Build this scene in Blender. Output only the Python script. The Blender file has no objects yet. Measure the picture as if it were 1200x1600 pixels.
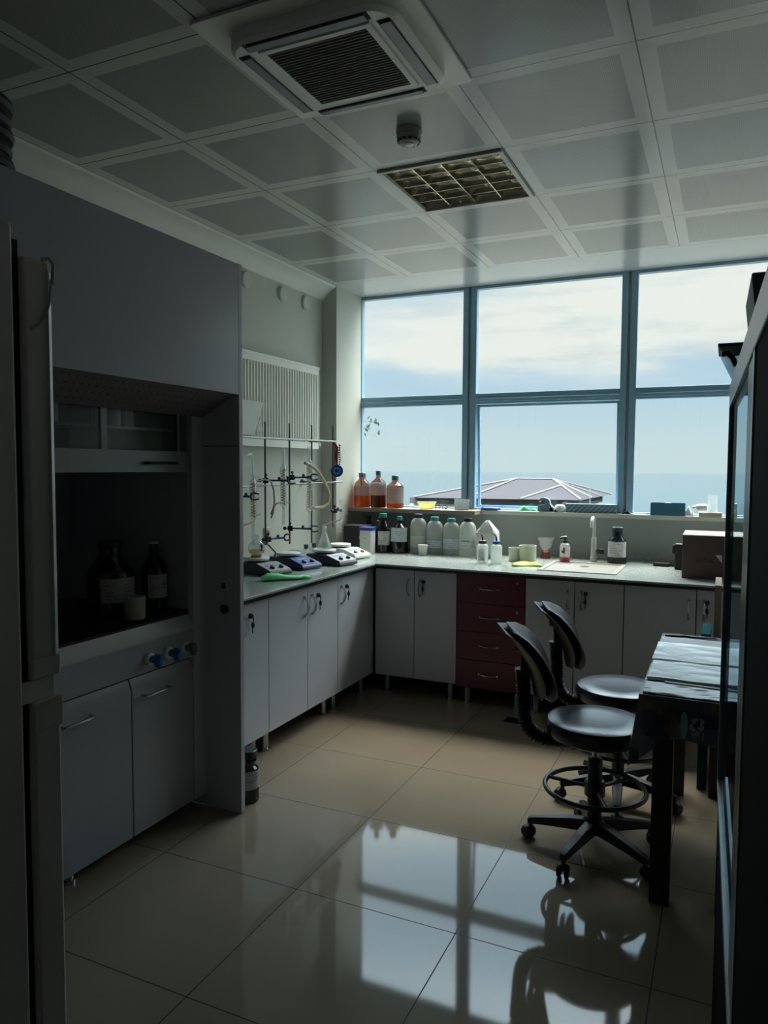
import bpy, bmesh, math, random
from mathutils import Vector, Matrix
random.seed(7)
C = bpy.context.scene.collection
PI = math.pi

# ------------------------------------------------------------------ camera
H = 1.5113                                   # eye height; the room's floor is z = 0
def cam_axes(yaw, pitch, roll):
    cy, sy, cp, sp = math.cos(yaw), math.sin(yaw), math.cos(pitch), math.sin(pitch)
    F = Vector((sy*cp, cy*cp, sp)); R = Vector((cy, -sy, 0)); U = R.cross(F)
    c, s = math.cos(roll), math.sin(roll)
    return c*R + s*U, -s*R + c*U, F
R_, U_, F_ = cam_axes(-0.4309, -0.0602, 0.0054)
cam = bpy.data.cameras.new('camera'); co = bpy.data.objects.new('camera', cam); C.objects.link(co)
m = Matrix.Identity(4)
for i in range(3):
    m[i][0], m[i][1], m[i][2] = R_[i], U_[i], -F_[i]
m[2][3] = H
co.matrix_world = m
cam.sensor_fit = 'VERTICAL'; cam.sensor_height = 36.0; cam.lens = 1162.0/1600*36
cam.clip_start = 0.02; cam.clip_end = 20000
S = bpy.context.scene
S.camera = co
vs = S.view_settings
S.display_settings.display_device = 'sRGB'
vs.view_transform = 'Standard'; vs.look = 'None'; vs.gamma = 1; vs.use_curve_mapping = False
vs.exposure = 0.0
S.cycles.max_bounces = 12; S.cycles.diffuse_bounces = 6; S.cycles.glossy_bounces = 6
S.cycles.transparent_max_bounces = 24; S.cycles.transmission_bounces = 8
S.cycles.sample_clamp_indirect = 10.0
S.cycles.caustics_reflective = True; S.cycles.caustics_refractive = False

# ------------------------------------------------------------------ node helpers
class NT:
    def __init__(s, tree):
        s.t = tree; s.n = tree.nodes; s.l = tree.links
    def put(s, sock, v):
        if v is None: return
        if hasattr(v, 'is_output'): s.l.new(v, sock)
        elif isinstance(v, (tuple, list)) and sock.type == 'RGBA' and len(v) == 3: sock.default_value = (*v, 1)
        else: sock.default_value = v
    def math(s, op, a, b=None, c=None, clamp=False):
        n = s.n.new('ShaderNodeMath'); n.operation = op; n.use_clamp = clamp
        for i, v in enumerate((a, b, c)):
            if v is not None: s.put(n.inputs[i], v)
        return n.outputs[0]
    def mix(s, f, a, b):
        n = s.n.new('ShaderNodeMix'); n.data_type = 'RGBA'
        s.put(n.inputs[0], f); s.put(n.inputs[6], a); s.put(n.inputs[7], b)
        return n.outputs[2]
    def step(s, x, lo, hi):
        n = s.n.new('ShaderNodeMapRange'); n.interpolation_type = 'SMOOTHSTEP'
        s.put(n.inputs[0], x); n.inputs[1].default_value = lo; n.inputs[2].default_value = hi
        return n.outputs[0]
    def sep(s, v):
        n = s.n.new('ShaderNodeSeparateXYZ'); s.l.new(v, n.inputs[0]); return n.outputs
    def comb(s, x, y, z):
        n = s.n.new('ShaderNodeCombineXYZ')
        for i, v in enumerate((x, y, z)): s.put(n.inputs[i], v)
        return n.outputs[0]
    def noise(s, v, scale, detail=3, rough=.5):
        n = s.n.new('ShaderNodeTexNoise'); 
        if v is not None: s.l.new(v, n.inputs['Vector'])
        n.inputs['Scale'].default_value = scale; n.inputs['Detail'].default_value = detail
        n.inputs['Roughness'].default_value = rough
        return n.outputs[0]

def lin(h):
    h = h.lstrip('#'); o = []
    for i in (0, 2, 4):
        c = int(h[i:i+2], 16)/255
        o.append(c/12.92 if c <= .04045 else ((c+.055)/1.055)**2.4)
    return tuple(o)

# ------------------------------------------------------------------ sky and daylight
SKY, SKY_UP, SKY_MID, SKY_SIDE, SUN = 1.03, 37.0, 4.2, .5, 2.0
W = bpy.data.worlds.new('sky'); S.world = W; W.use_nodes = True
t = NT(W.node_tree); t.n.clear()
tc = t.n.new('ShaderNodeTexCoord')
x, y, z = t.sep(tc.outputs['Generated'])
rad = t.math('SQRT', t.math('ADD', t.math('MULTIPLY', x, x), t.math('ADD', t.math('MULTIPLY', y, y), 1e-4)))
e = t.math('DIVIDE', z, rad)                                   # slope above the horizon
az = t.math('ARCTAN2', x, y)
nz = t.noise(t.comb(t.math('MULTIPLY', az, 2.6), t.math('MULTIPLY', e, 9.0), 3.7), 1.0, 6, .55)
# a bank of cloud crossing the view, a little higher towards the left
e2 = t.math('ADD', e, t.math('MULTIPLY', t.math('SUBTRACT', nz, .5), .16))
hi = t.math('MULTIPLY_ADD', t.math('ADD', az, .46), .26, .175)      # the bank's upper rim rises to the right
bank = t.math('MULTIPLY', t.step(e2, .125, .160), t.math('SUBTRACT', 1.0, t.step(t.math('SUBTRACT', e2, hi), -.02, .035)))
wisps = t.step(nz, .48, .70)
cl = t.math('MAXIMUM', bank, t.math('MULTIPLY', wisps, .6))
grey = t.step(t.noise(t.comb(t.math('MULTIPLY', az, 5.0), t.math('MULTIPLY', e, 26.0), 1.3), 1.0, 5, .6), .46, .66)
cloudc = t.mix(t.math('MULTIPLY', grey, .55), lin('#f3f6ef'), lin('#cfdbde'))
blue = t.mix(t.step(e, .015, .12), lin('#cfe3e6'), lin('#bcd9ea'))
col = t.mix(t.math('MULTIPLY', cl, t.step(e, .08, .13)), blue, cloudc)
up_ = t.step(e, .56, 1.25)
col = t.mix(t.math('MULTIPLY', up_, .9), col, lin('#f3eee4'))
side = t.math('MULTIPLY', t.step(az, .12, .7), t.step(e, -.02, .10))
gain = t.math('MULTIPLY', SKY, t.math('ADD', 1.0, t.math('ADD', t.math('MULTIPLY_ADD', t.math('MULTIPLY', up_, t.math('SUBTRACT', 1.0, t.math('MULTIPLY', t.step(az, .15, .8), .4))), SKY_UP, t.math('MULTIPLY', t.step(e, .29, .5), SKY_MID)), t.math('MULTIPLY', side, SKY_SIDE))))  # extra gain added to the unseen high and side sky to brighten the room
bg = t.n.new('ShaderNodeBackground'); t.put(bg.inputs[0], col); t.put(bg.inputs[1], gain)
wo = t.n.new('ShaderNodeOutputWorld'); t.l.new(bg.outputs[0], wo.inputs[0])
# sampling portal over the window opening (gives off no light of its own)
pl = bpy.data.lights.new('window_daylight', 'AREA'); pl.shape = 'RECTANGLE'; pl.size = 3.5; pl.size_y = 1.72
pl.cycles.is_portal = True
po = bpy.data.objects.new('window_daylight', pl); C.objects.link(po)
po.location = (-.97, 5.52, 2.02); po.rotation_euler = (-PI/2, 0, 0)

sl = bpy.data.lights.new('sun', 'SUN'); sl.energy = SUN; sl.angle = .01; sl.color = (1, .97, .92)
so0 = bpy.data.objects.new('sun', sl); C.objects.link(so0)
so0.rotation_euler = Vector((-.35, .75, -1.0)).to_track_quat('-Z', 'Y').to_euler()

# ------------------------------------------------------------------ materials
MATS = {}
def mat(name, col, rough=.5, metal=0.0, spec=.5, var=0.0, vscale=8.0, coat=0.0, bump=0.0, ior=None):
    if name in MATS: return MATS[name]
    m = bpy.data.materials.new(name); m.use_nodes = True; t = NT(m.node_tree)
    b = t.n['Principled BSDF']
    col = lin(col) if isinstance(col, str) else col
    b.inputs['Roughness'].default_value = rough; b.inputs['Metallic'].default_value = metal
    b.inputs['Specular IOR Level'].default_value = spec; b.inputs['Coat Weight'].default_value = coat
    if ior: b.inputs['IOR'].default_value = ior
    if var or bump:
        g = t.n.new('ShaderNodeTexCoord')
        n = t.noise(g.outputs['Object'], vscale, 4)
        if var:
            t.put(b.inputs['Base Color'], t.mix(n, tuple(c*(1-var) for c in col), tuple(min(1, c*(1+var)) for c in col)))
        else: t.put(b.inputs['Base Color'], col)
        if bump:
            bn = t.n.new('ShaderNodeBump'); bn.inputs['Strength'].default_value = bump; bn.inputs['Distance'].default_value = .01
            t.l.new(n, bn.inputs['Height']); t.l.new(bn.outputs[0], b.inputs['Normal'])
    else: t.put(b.inputs['Base Color'], col)
    m.diffuse_color = (*col, 1)
    MATS[name] = m; return m

def glass(name, tint=(1, 1, 1), edge=1.0, refl=.06, rough=.02, body=None, bodyf=0.0):
    """thin-walled clear material: tinted see-through, brighter reflection at glancing angles"""
    if name in MATS: return MATS[name]
    m = bpy.data.materials.new(name); m.use_nodes = True; t = NT(m.node_tree); t.n.clear()
    tr = t.n.new('ShaderNodeBsdfTransparent'); t.put(tr.inputs[0], tint)
    gl = t.n.new('ShaderNodeBsdfGlossy'); gl.inputs['Roughness'].default_value = rough
    fr = t.n.new('ShaderNodeLayerWeight'); fr.inputs['Blend'].default_value = .35
    f = t.math('ADD', t.math('MULTIPLY', t.math('POWER', fr.outputs['Facing'], 3.0), .55*edge), refl, clamp=True)
    mx = t.n.new('ShaderNodeMixShader'); t.put(mx.inputs[0], f)
    base = tr.outputs[0]
    if body is not None:
        df = t.n.new('ShaderNodeBsdfDiffuse'); t.put(df.inputs[0], body)
        tl = t.n.new('ShaderNodeBsdfTranslucent'); t.put(tl.inputs[0], body)
        h = t.n.new('ShaderNodeMixShader'); h.inputs[0].default_value = .5
        t.l.new(df.outputs[0], h.inputs[1]); t.l.new(tl.outputs[0], h.inputs[2])
        k = t.n.new('ShaderNodeMixShader'); k.inputs[0].default_value = bodyf
        t.l.new(tr.outputs[0], k.inputs[1]); t.l.new(h.outputs[0], k.inputs[2]); base = k.outputs[0]
    t.l.new(base, mx.inputs[1]); t.l.new(gl.outputs[0], mx.inputs[2])
    o = t.n.new('ShaderNodeOutputMaterial'); t.l.new(mx.outputs[0], o.inputs[0])
    MATS[name] = m; return m

def grid_mat(name, x0, y0, kind):
    m = bpy.data.materials.new(name); m.use_nodes = True; t = NT(m.node_tree); b = t.n['Principled BSDF']
    g = t.n.new('ShaderNodeNewGeometry'); x, y, z = t.sep(g.outputs['Position'])
    def dist(v, o):
        f = t.math('FRACT', t.math('DIVIDE', t.math('SUBTRACT', v, o-60.0), .6))
        return t.math('MULTIPLY', t.math('MINIMUM', f, t.math('SUBTRACT', 1.0, f)), .6)
    dx, dy = dist(x, x0), dist(y, y0)
    d = t.math('MINIMUM', dx, dy)
    cell = t.comb(t.math('FLOOR', t.math('DIVIDE', t.math('SUBTRACT', x, x0), .6)), t.math('FLOOR', t.math('DIVIDE', t.math('SUBTRACT', y, y0), .6)), 0.0)
    wn = t.n.new('ShaderNodeTexWhiteNoise'); wn.noise_dimensions = '3D'; t.l.new(cell, wn.inputs['Vector'])
    if kind == 'floor':
        n = t.noise(g.outputs['Position'], 2.5, 5, .6)
        n2 = t.noise(g.outputs['Position'], 60, 3, .6)
        base = t.mix(n, lin('#8b7f6d'), lin('#9b8e7b'))
        base = t.mix(t.math('MULTIPLY', n2, .25), base, lin('#7f7463'))
        base = t.mix(t.math('MULTIPLY', wn.outputs[0], .18), base, lin('#887a66'))
        grout = t.math('SUBTRACT', 1.0, t.step(d, .0012, .0024))
        base = t.mix(grout, base, lin('#211f1d'))
        t.put(b.inputs['Base Color'], base)
        t.put(b.inputs['Roughness'], t.math('ADD', t.math('ADD', .035, t.math('MULTIPLY', n, .03)), t.math('MULTIPLY', grout, .6)))
        b.inputs['IOR'].default_value = 1.36
    else:
        gap = t.math('SUBTRACT', 1.0, t.step(d, .0016, .0030))
        inner = t.step(d, .056, .059)
        def dots(v): return t.math('ABSOLUTE', t.math('SUBTRACT', t.math('FRACT', t.math('DIVIDE', t.math('ADD', v, 60.0), .0065)), .5))
        ddx, ddy = dots(x), dots(y)
        rr = t.math('SQRT', t.math('ADD', t.math('MULTIPLY', ddx, ddx), t.math('MULTIPLY', ddy, ddy)))
        hole = t.math('SUBTRACT', 1.0, t.step(rr, .26, .34))
        n = t.noise(g.outputs['Position'], 1.5, 2, .5)
        paint = t.mix(n, lin('#bcbdba'), lin('#c8c9c5'))
        perf = t.mix(t.math('MULTIPLY', hole, .40), lin('#9b9d9b'), lin('#50524f'))
        base = t.mix(inner, paint, perf)
        base = t.mix(gap, base, lin('#23282a'))
        plain = t.math('MAXIMUM', t.step(y, 4.951, 4.9515), t.math('SUBTRACT', 1.0, t.step(x, -2.7035, -2.703)))
        base = t.mix(plain, base, lin('#bcc0c0'))
        t.put(b.inputs['Base Color'], base)
        t.put(b.inputs['Roughness'], t.math('ADD', .19, t.math('MULTIPLY', n, .04)))
        b.inputs['Specular IOR Level'].default_value = .5
    MATS[name] = m; return m

def label_mat(name, paper='#c9cdca', ink='#6d7276', lines=70.0, amount=.45):
    """paper label with rows of print too small to read"""
    if name in MATS: return MATS[name]
    m = bpy.data.materials.new(name); m.use_nodes = True; t = NT(m.node_tree); b = t.n['Principled BSDF']
    g = t.n.new('ShaderNodeTexCoord'); x, y, z = t.sep(g.outputs['Object'])
    row = t.step(t.math('SINE', t.math('MULTIPLY', z, lines*6.28)), .1, .5)
    wd = t.step(t.noise(t.comb(t.math('MULTIPLY', t.math('ADD', x, y), 130.0), t.math('FLOOR', t.math('MULTIPLY', z, lines)), 0.0), 1.0, 2), .42, .5)
    blk = t.step(t.noise(g.outputs['Object'], 22, 1), .46, .56)
    t.put(b.inputs['Base Color'], t.mix(t.math('MULTIPLY', t.math('MULTIPLY', t.math('MULTIPLY', row, wd), blk), amount*1.6), lin(paper), lin(ink)))
    b.inputs['Roughness'].default_value = .6
    MATS[name] = m; return m

# ------------------------------------------------------------------ mesh builder
WLOC = {}
class MB:
    def __init__(s): s.bm = bmesh.new(); s.mi = 0
    def _new(s, before):
        for f in s.bm.faces:
            if f.index == -1 or f not in before: f.material_index = s.mi
    def face(s, vs):
        try:
            f = s.bm.faces.new(vs); f.material_index = s.mi; return f
        except ValueError: return None
    def v(s, p): return s.bm.verts.new(p)
    def hexa(s, p):                                   # eight corners: bottom loop then top loop
        v = [s.v(q) for q in p]
        for a in ((3, 2, 1, 0), (4, 5, 6, 7), (0, 1, 5, 4), (1, 2, 6, 5), (2, 3, 7, 6), (3, 0, 4, 7)): s.face([v[i] for i in a])
        return s
    def box(s, x0, x1, y0, y1, z0, z1):
        return s.hexa([(x0, y0, z0), (x1, y0, z0), (x1, y1, z0), (x0, y1, z0), (x0, y0, z1), (x1, y0, z1), (x1, y1, z1), (x0, y1, z1)])
    def obox(s, c, ax, ay, az_):                      # oriented box: centre and three half vectors
        c, ax, ay, az_ = map(Vector, (c, ax, ay, az_))
        return s.hexa([c-ax-ay-az_, c+ax-ay-az_, c+ax+ay-az_, c-ax+ay-az_, c-ax-ay+az_, c+ax-ay+az_, c+ax+ay+az_, c-ax+ay+az_])
    def ring(s, c, u, w, r, seg, rw=None):
        rw = r if rw is None else rw
        return [s.v(Vector(c)+u*(r*math.cos(2*PI*i/seg))+w*(rw*math.sin(2*PI*i/seg))) for i in range(seg)]
    def skin(s, rings, closed=False, caps=True):
        n = len(rings[0]); k = len(rings)
        for j in range(k if closed else k-1):
            a, b = rings[j], rings[(j+1) % k]
            for i in range(n): s.face([a[i], a[(i+1) % n], b[(i+1) % n], b[i]])
        if caps and not closed:
            s.face(list(reversed(rings[0]))); s.face(rings[-1])
        return s
    def tube(s, pts, r, seg=10, closed=False, caps=True):
        pts = [Vector(p) for p in pts]; n = len(pts); rs = r if isinstance(r, (list, tuple)) else [r]*n
        rings = []; prev = None
        for i, p in enumerate(pts):
            if closed: d = pts[(i+1) % n]-pts[i-1]
            else: d = pts[min(i+1, n-1)]-pts[max(i-1, 0)]
            d = d.normalized() if d.length > 1e-9 else Vector((0, 0, 1))
            if prev is None:
                a = Vector((0, 0, 1)) if abs(d.z) < .9 else Vector((1, 0, 0))
                u = d.cross(a).normalized()
            else:
                u = (prev-d*prev.dot(d)); u = u.normalized() if u.length > 1e-6 else d.orthogonal().normalized()
            prev = u; rings.append(s.ring(p, u, d.cross(u), rs[i], seg))
        return s.skin(rings, closed, caps)
    def cyl(s, p0, p1, r0, r1=None, seg=20): return s.tube([p0, p1], [r0, r0 if r1 is None else r1], seg)
    def lathe(s, c, prof, seg=24, caps=True, sy=1.0, a0=None, a1=None):
        cx, cy, cz = c
        if a0 is None:
            rings = [[s.v((cx+max(r, 1e-4)*math.cos(2*PI*i/seg), cy+sy*max(r, 1e-4)*math.sin(2*PI*i/seg), cz+z)) for i in range(seg)] for r, z in prof]
            return s.skin(rings, False, caps)
        rows = [[s.v((cx+r*math.cos(a0+(a1-a0)*i/seg), cy+sy*r*math.sin(a0+(a1-a0)*i/seg), cz+z)) for i in range(seg+1)] for r, z in prof]
        for j in range(len(rows)-1):
            for i in range(seg): s.face([rows[j][i], rows[j][i+1], rows[j+1][i+1], rows[j+1][i]])
        return s
    def ball(s, c, rx, ry=None, rz=None, seg=16, rows=8):
        ry = rx if ry is None else ry; rz = rx if rz is None else rz
        rings = []
        for j in range(1, rows):
            a = -PI/2+PI*j/rows
            rings.append([s.v((c[0]+rx*math.cos(a)*math.cos(2*PI*i/seg), c[1]+ry*math.cos(a)*math.sin(2*PI*i/seg), c[2]+rz*math.sin(a))) for i in range(seg)])
        lo, hi = s.v((c[0], c[1], c[2]-rz)), s.v((c[0], c[1], c[2]+rz))
        s.skin(rings, False, False)
        for i in range(seg):
            s.face([lo, rings[0][(i+1) % seg], rings[0][i]]); s.face([hi, rings[-1][i], rings[-1][(i+1) % seg]])
        return s
    def prism(s, poly, axis, a, b):                   # polygon in the two other axes, pushed from a to b along axis
        def P(q, w):
            q = list(q); q.insert('xyz'.index(axis), w); return q
        lo = [s.v(P(q, a)) for q in poly]; hi = [s.v(P(q, b)) for q in poly]
        return s.skin([lo, hi])
    def torus(s, c, R, r, seg=40, ts=8, n=(0, 0, 1)):
        n = Vector(n).normalized(); u = n.orthogonal().normalized(); w = n.cross(u)
        return s.tube([Vector(c)+u*(R*math.cos(2*PI*i/seg))+w*(R*math.sin(2*PI*i/seg)) for i in range(seg)], r, ts, closed=True)
    def sheet(s, P, nu, nv, th=0.0):                  # P(u,v)->point, 0..1; thickness along -z
        g = [[s.v(P(i/nu, j/nv)) for j in range(nv+1)] for i in range(nu+1)]
        for i in range(nu):
            for j in range(nv): s.face([g[i][j], g[i+1][j], g[i+1][j+1], g[i][j+1]])
        if th:
            h = [[s.v(Vector(P(i/nu, j/nv))-Vector((0, 0, th))) for j in range(nv+1)] for i in range(nu+1)]
            for i in range(nu):
                for j in range(nv): s.face([h[i][j], h[i][j+1], h[i+1][j+1], h[i+1][j]])
            for i in range(nu):
                s.face([g[i][0], h[i][0], h[i+1][0], g[i+1][0]]); s.face([g[i][nv], g[i+1][nv], h[i+1][nv], h[i][nv]])
            for j in range(nv):
                s.face([g[0][j], g[0][j+1], h[0][j+1], h[0][j]]); s.face([g[nu][j], h[nu][j], h[nu][j+1], g[nu][j+1]])
        return s
    def build(s, name, mats, parent=None, bevel=0.0, smooth=True, local=False, angle=35, seg=2):
        if not isinstance(mats, (list, tuple)): mats = [mats]
        bmesh.ops.recalc_face_normals(s.bm, faces=s.bm.faces[:])
        me = bpy.data.meshes.new(name)
        o = bpy.data.objects.new(name, me)
        if parent is not None:
            w = Vector((0, 0, 0)) if local else WLOC.get(parent.name, Vector((0, 0, 0)))
            o.parent = parent; WLOC[o.name] = w
        else:
            if local: w = Vector((0, 0, 0))
            else:
                xs = [v.co for v in s.bm.verts]
                lo = Vector([min(q[i] for q in xs) for i in range(3)]); hi = Vector([max(q[i] for q in xs) for i in range(3)])
                w = Vector(((lo.x+hi.x)/2, (lo.y+hi.y)/2, lo.z))
            o.location = w; WLOC[o.name] = w
        if w.length: bmesh.ops.translate(s.bm, verts=s.bm.verts[:], vec=-w)
        s.bm.to_mesh(me); s.bm.free()
        for q in mats: me.materials.append(q)
        if smooth:
            me.shade_smooth(); me.set_sharp_from_angle(angle=math.radians(angle))
        if bevel:
            b = o.modifiers.new('bevel', 'BEVEL'); b.width = bevel; b.segments = seg; b.limit_method = 'ANGLE'; b.angle_limit = math.radians(40)
            b.harden_normals = True
        C.objects.link(o); return o

def tag(o, label, cat, group=None, kind=None):
    if kind: o['kind'] = kind
    if label: o['label'] = label
    if cat: o['category'] = cat
    if group: o['group'] = group
    return o
def thing(name, label, cat, loc=(0, 0, 0), group=None, rotz=0.0):
    o = bpy.data.objects.new(name, None); o.empty_display_size = .1; C.objects.link(o)
    o.location = loc; o.rotation_euler = (0, 0, rotz); WLOC[o.name] = Vector(loc)
    return tag(o, label, cat, group)
def struct(o, kind='structure'):
    o['kind'] = kind; return o
def copy_tree(o, parent=None, loc=None, rotz=None, label=None):
    c = o.copy(); C.objects.link(c); WLOC[c.name] = WLOC.get(o.name, Vector((0, 0, 0)))
    if parent is not None: c.parent = parent
    if loc is not None: c.location = loc; WLOC[c.name] = Vector(loc)
    if rotz is not None: c.rotation_euler = (0, 0, rotz)
    if label: c['label'] = label
    for ch in list(o.children): copy_tree(ch, c)
    return c
def arc(c, r, a0, a1, n, u, w):
    c, u, w = Vector(c), Vector(u), Vector(w)
    return [c+u*(r*math.cos(a0+(a1-a0)*i/n))+w*(r*math.sin(a0+(a1-a0)*i/n)) for i in range(n+1)]

# palette
WALLW = mat('wall_paint_white', '#d6d7d0', .6)
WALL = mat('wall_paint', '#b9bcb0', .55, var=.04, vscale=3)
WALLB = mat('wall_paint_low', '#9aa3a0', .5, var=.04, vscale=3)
TRIMW = mat('white_trim', '#c9ccc4', .4)
LAM = mat('grey_laminate', '#bbbec4', .36, var=.03, vscale=30)
LAMD = mat('grey_laminate_edge', '#3b3d42', .5)
RED = mat('wine_red_laminate', '#60202c', .3, var=.05, vscale=20)
CHROME = mat('brushed_steel', '#b9bcc0', .25, 1.0)
DARKM = mat('dark_metal', '#2a2c30', .35, .8)
BLACK = mat('black_plastic', '#0d0d10', .38)
BLACKR = mat('black_rubber', '#0a0a0c', .6)
WHITEP = mat('white_plastic', '#d4d6d2', .4)
GREYP = mat('grey_plastic', '#8b8f94', .4)
FRAME = mat('blue_grey_window_frame', '#86abc3', .35, .0, var=.03)
FRAMEL = mat('window_frame_channel', '#b8c4c8', .4)
PANE = glass('window_pane', (.97, .985, .985), .35, .03)
def stained_pane():
    m = PANE.copy(); m.name = 'stained_pane'; t = NT(m.node_tree)
    out = next(n for n in t.n if n.type == 'OUTPUT_MATERIAL'); src = out.inputs[0].links[0].from_socket
    g = t.n.new('ShaderNodeNewGeometry'); x, y, z = t.sep(g.outputs['Position'])
    k = t.step(t.noise(t.comb(t.math('MULTIPLY', x, 16.0), 0.0, t.math('MULTIPLY', z, .5)), 1.0, 3, .6), .60, .74)
    top = t.step(t.math('ADD', z, t.math('MULTIPLY', t.noise(t.comb(t.math('MULTIPLY', x, 12.0), 5.0, 0.0), 1.0, 2), .5)), 1.98, 2.25)
    d = t.n.new('ShaderNodeBsdfDiffuse'); t.put(d.inputs[0], lin('#6f7f82'))
    mx = t.n.new('ShaderNodeMixShader'); t.put(mx.inputs[0], t.math('MULTIPLY', t.math('MULTIPLY', k, top), .16))
    t.l.new(src, mx.inputs[1]); t.l.new(d.outputs[0], mx.inputs[2]); t.l.new(mx.outputs[0], out.inputs[0]); return m
PANES = stained_pane()
CLEAR = glass('clear_glassware', (.93, .95, .95), 1.5, .12, .10, (.75, .8, .8), .12)
BROWNG = mat('dark_brown_glass', '#12090a', .12, spec=.6)
BLUED = mat('deep_blue_plastic', '#123a86', .4)

# ------------------------------------------------------------------ room shell
CZ = 2.865; XW = -2.826; XR = .80; YB = -1.0; YWIN = 5.44
FLOORM = grid_mat('polished_floor_tiles', -1.3556, 1.6162, 'floor')
CEILM = grid_mat('perforated_ceiling_tiles', -1.5026, 2.5513, 'ceiling')
struct(MB().box(XW-.1, XR+.1, YB-.1, YWIN+.2, -.12, 0).build('floor', FLOORM))
hx0, hx1, hy0_, hy1_ = -1.4926, -.9126, 3.1613, 3.7413      # recess of the louvre light
cm0 = MB()
for q in ((XW-.1, hx0, YB-.1, 5.50), (hx1, XR+.1, YB-.1, 5.50), (hx0, hx1, YB-.1, hy0_), (hx0, hx1, hy1_, 5.50)): cm0.box(*q, CZ, CZ+.12)
cm0.box(XW-.1, XR+.1, YB-.1, 5.50, CZ+.12, CZ+.14)
struct(cm0.build('ceiling', CEILM, smooth=False))
struct(MB().box(XW-.1, XW, YB-.1, YWIN+.2, 0, CZ).build('wall_left', WALL))
struct(MB().box(XR, XR+.1, YB-.1, YWIN+.2, 0, CZ).build('wall_right', WALLW))
struct(MB().box(XW, XR, YB-.1, YB, 0, CZ).build('wall_back', WALLW))
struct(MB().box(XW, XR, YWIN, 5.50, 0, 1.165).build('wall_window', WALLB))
cb = MB().box(XW, -2.70, 5.0, 5.468, 0, CZ)
struct(cb.build('wall_column', WALL))
# cornice along the left wall
struct(MB().prism([(XW, CZ), (-2.705, CZ), (-2.712, CZ-.012), (-2.735, CZ-.022), (-2.77, CZ-.05), (-2.80, CZ-.085), (-2.812, CZ-.098), (XW, CZ-.10)], 'y', YB, 5.0).build('trim_cornice', TRIMW))
struct(MB().box(-1.66, XR, 5.36, 5.50, 1.165, 1.195).build('trim_sill', TRIMW, bevel=.003))

# windows: three bays, a fixed light over a lower light in each
def bars(b, x0, x1, z0, z1, w=.04, y0=5.42, y1=5.50):
    b.box(x0, x0+w, y0, y1, z0, z1); b.box(x1-w, x1, y0, y1, z0, z1)
    b.box(x0+w, x1-w, y0, y1, z0, z0+w); b.box(x0+w, x1-w, y0, y1, z1-w, z1)
    return b
bays = [(-2.70, -1.800), (-1.780, -.650), (-.630, .55)]
for i, (a, b_) in enumerate(bays):
    fr = MB()
    wl = .006 if i == 0 else .045
    for (p, q) in ((a, a+wl), (b_-.042, b_)): fr.box(p, q, 5.42, 5.470, 1.185, CZ-.002)
    fr.box(a+wl, b_-.042, 5.42, 5.470, CZ-.022, CZ-.002)
    fr.box(a+wl, b_-.042, 5.42, 5.470, 1.990, 2.068); fr.box(a+wl, b_-.042, 5.405, 5.42, 2.005, 2.028)
    fr.box(a+wl, b_-.042, 5.42, 5.470, 1.185, 1.205)
    w = struct(fr.build('window_%d' % (i+1), FRAME, bevel=.002))
    MB().box(a+wl, b_-.042, 5.458, 5.464, 2.068, CZ-.022).build('pane', PANE, w)
    if i != 1:
        MB().box(a+wl, b_-.042, 5.458, 5.464, 1.205, 1.990).build('pane', PANES, w)
    else:                                            # this lower light hangs slightly open at the bottom
        sa = bars(MB(), a+wl+.002, b_-.044, 1.207, 1.988, .018, 5.455, 5.478)
        L = 1.988-1.207
        for v in sa.bm.verts: v.co.y += (1.988-v.co.z)/L*.045
        sash = sa.build('sash', FRAME, w)
        pb = MB().box(a+wl+.02, b_-.062, 5.468, 5.473, 1.225, 1.970)
        for v in pb.bm.verts: v.co.y += (1.988-v.co.z)/L*.045
        pb.build('pane', PANES, sash)
for n, xm in ((1, -1.79), (2, -.64)):
    struct(MB().box(xm-.011, xm+.011, 5.45, 5.472, 1.185, CZ-.002).build('trim_%d' % n, FRAMEL))
struct(MB().box(.55, XR, 5.42, YWIN+.16, 1.185, CZ).build('wall_window_end', WALL))

# ------------------------------------------------------------------ outside
SEA = mat('hazy_sea', '#192a31', .12, spec=.30)
sb = MB(); rr = [sb.v((5340*math.cos(a*PI/36), 5340*math.sin(a*PI/36)+4, -30)) for a in range(0, 73) if a < 72]
sb.face(rr); struct(sb.build('sea', SEA, smooth=False))
LAND = mat('pale_ground', '#20221e', .9, var=.15, vscale=.3)
struct(MB().box(-60, 40, 8, 95, -9.5, -9).build('ground', LAND))
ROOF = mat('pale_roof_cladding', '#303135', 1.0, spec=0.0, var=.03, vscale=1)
ROOFR = mat('roof_rib', '#55575b', 1.0, spec=0.0)
bd = thing('building', 'pale low building with a wide hipped roof outside by the sea', 'building', (-17, 66, -9))
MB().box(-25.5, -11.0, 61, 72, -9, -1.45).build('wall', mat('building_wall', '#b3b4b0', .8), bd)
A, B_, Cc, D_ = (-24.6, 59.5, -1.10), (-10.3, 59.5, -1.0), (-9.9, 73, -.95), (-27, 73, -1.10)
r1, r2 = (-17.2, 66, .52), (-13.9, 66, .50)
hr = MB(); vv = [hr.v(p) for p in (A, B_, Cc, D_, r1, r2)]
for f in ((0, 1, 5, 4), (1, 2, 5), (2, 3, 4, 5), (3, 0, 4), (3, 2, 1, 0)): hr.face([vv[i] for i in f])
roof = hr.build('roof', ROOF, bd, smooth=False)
hr = MB()
def lerp(a, b, k): return tuple(a[i]+(b[i]-a[i])*k for i in range(3))
def rib(b, p, q, r=.09): b.tube([(p[0], p[1]-.05, p[2]+.04), (q[0], q[1]-.05, q[2]+.04)], r, 6)
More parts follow.
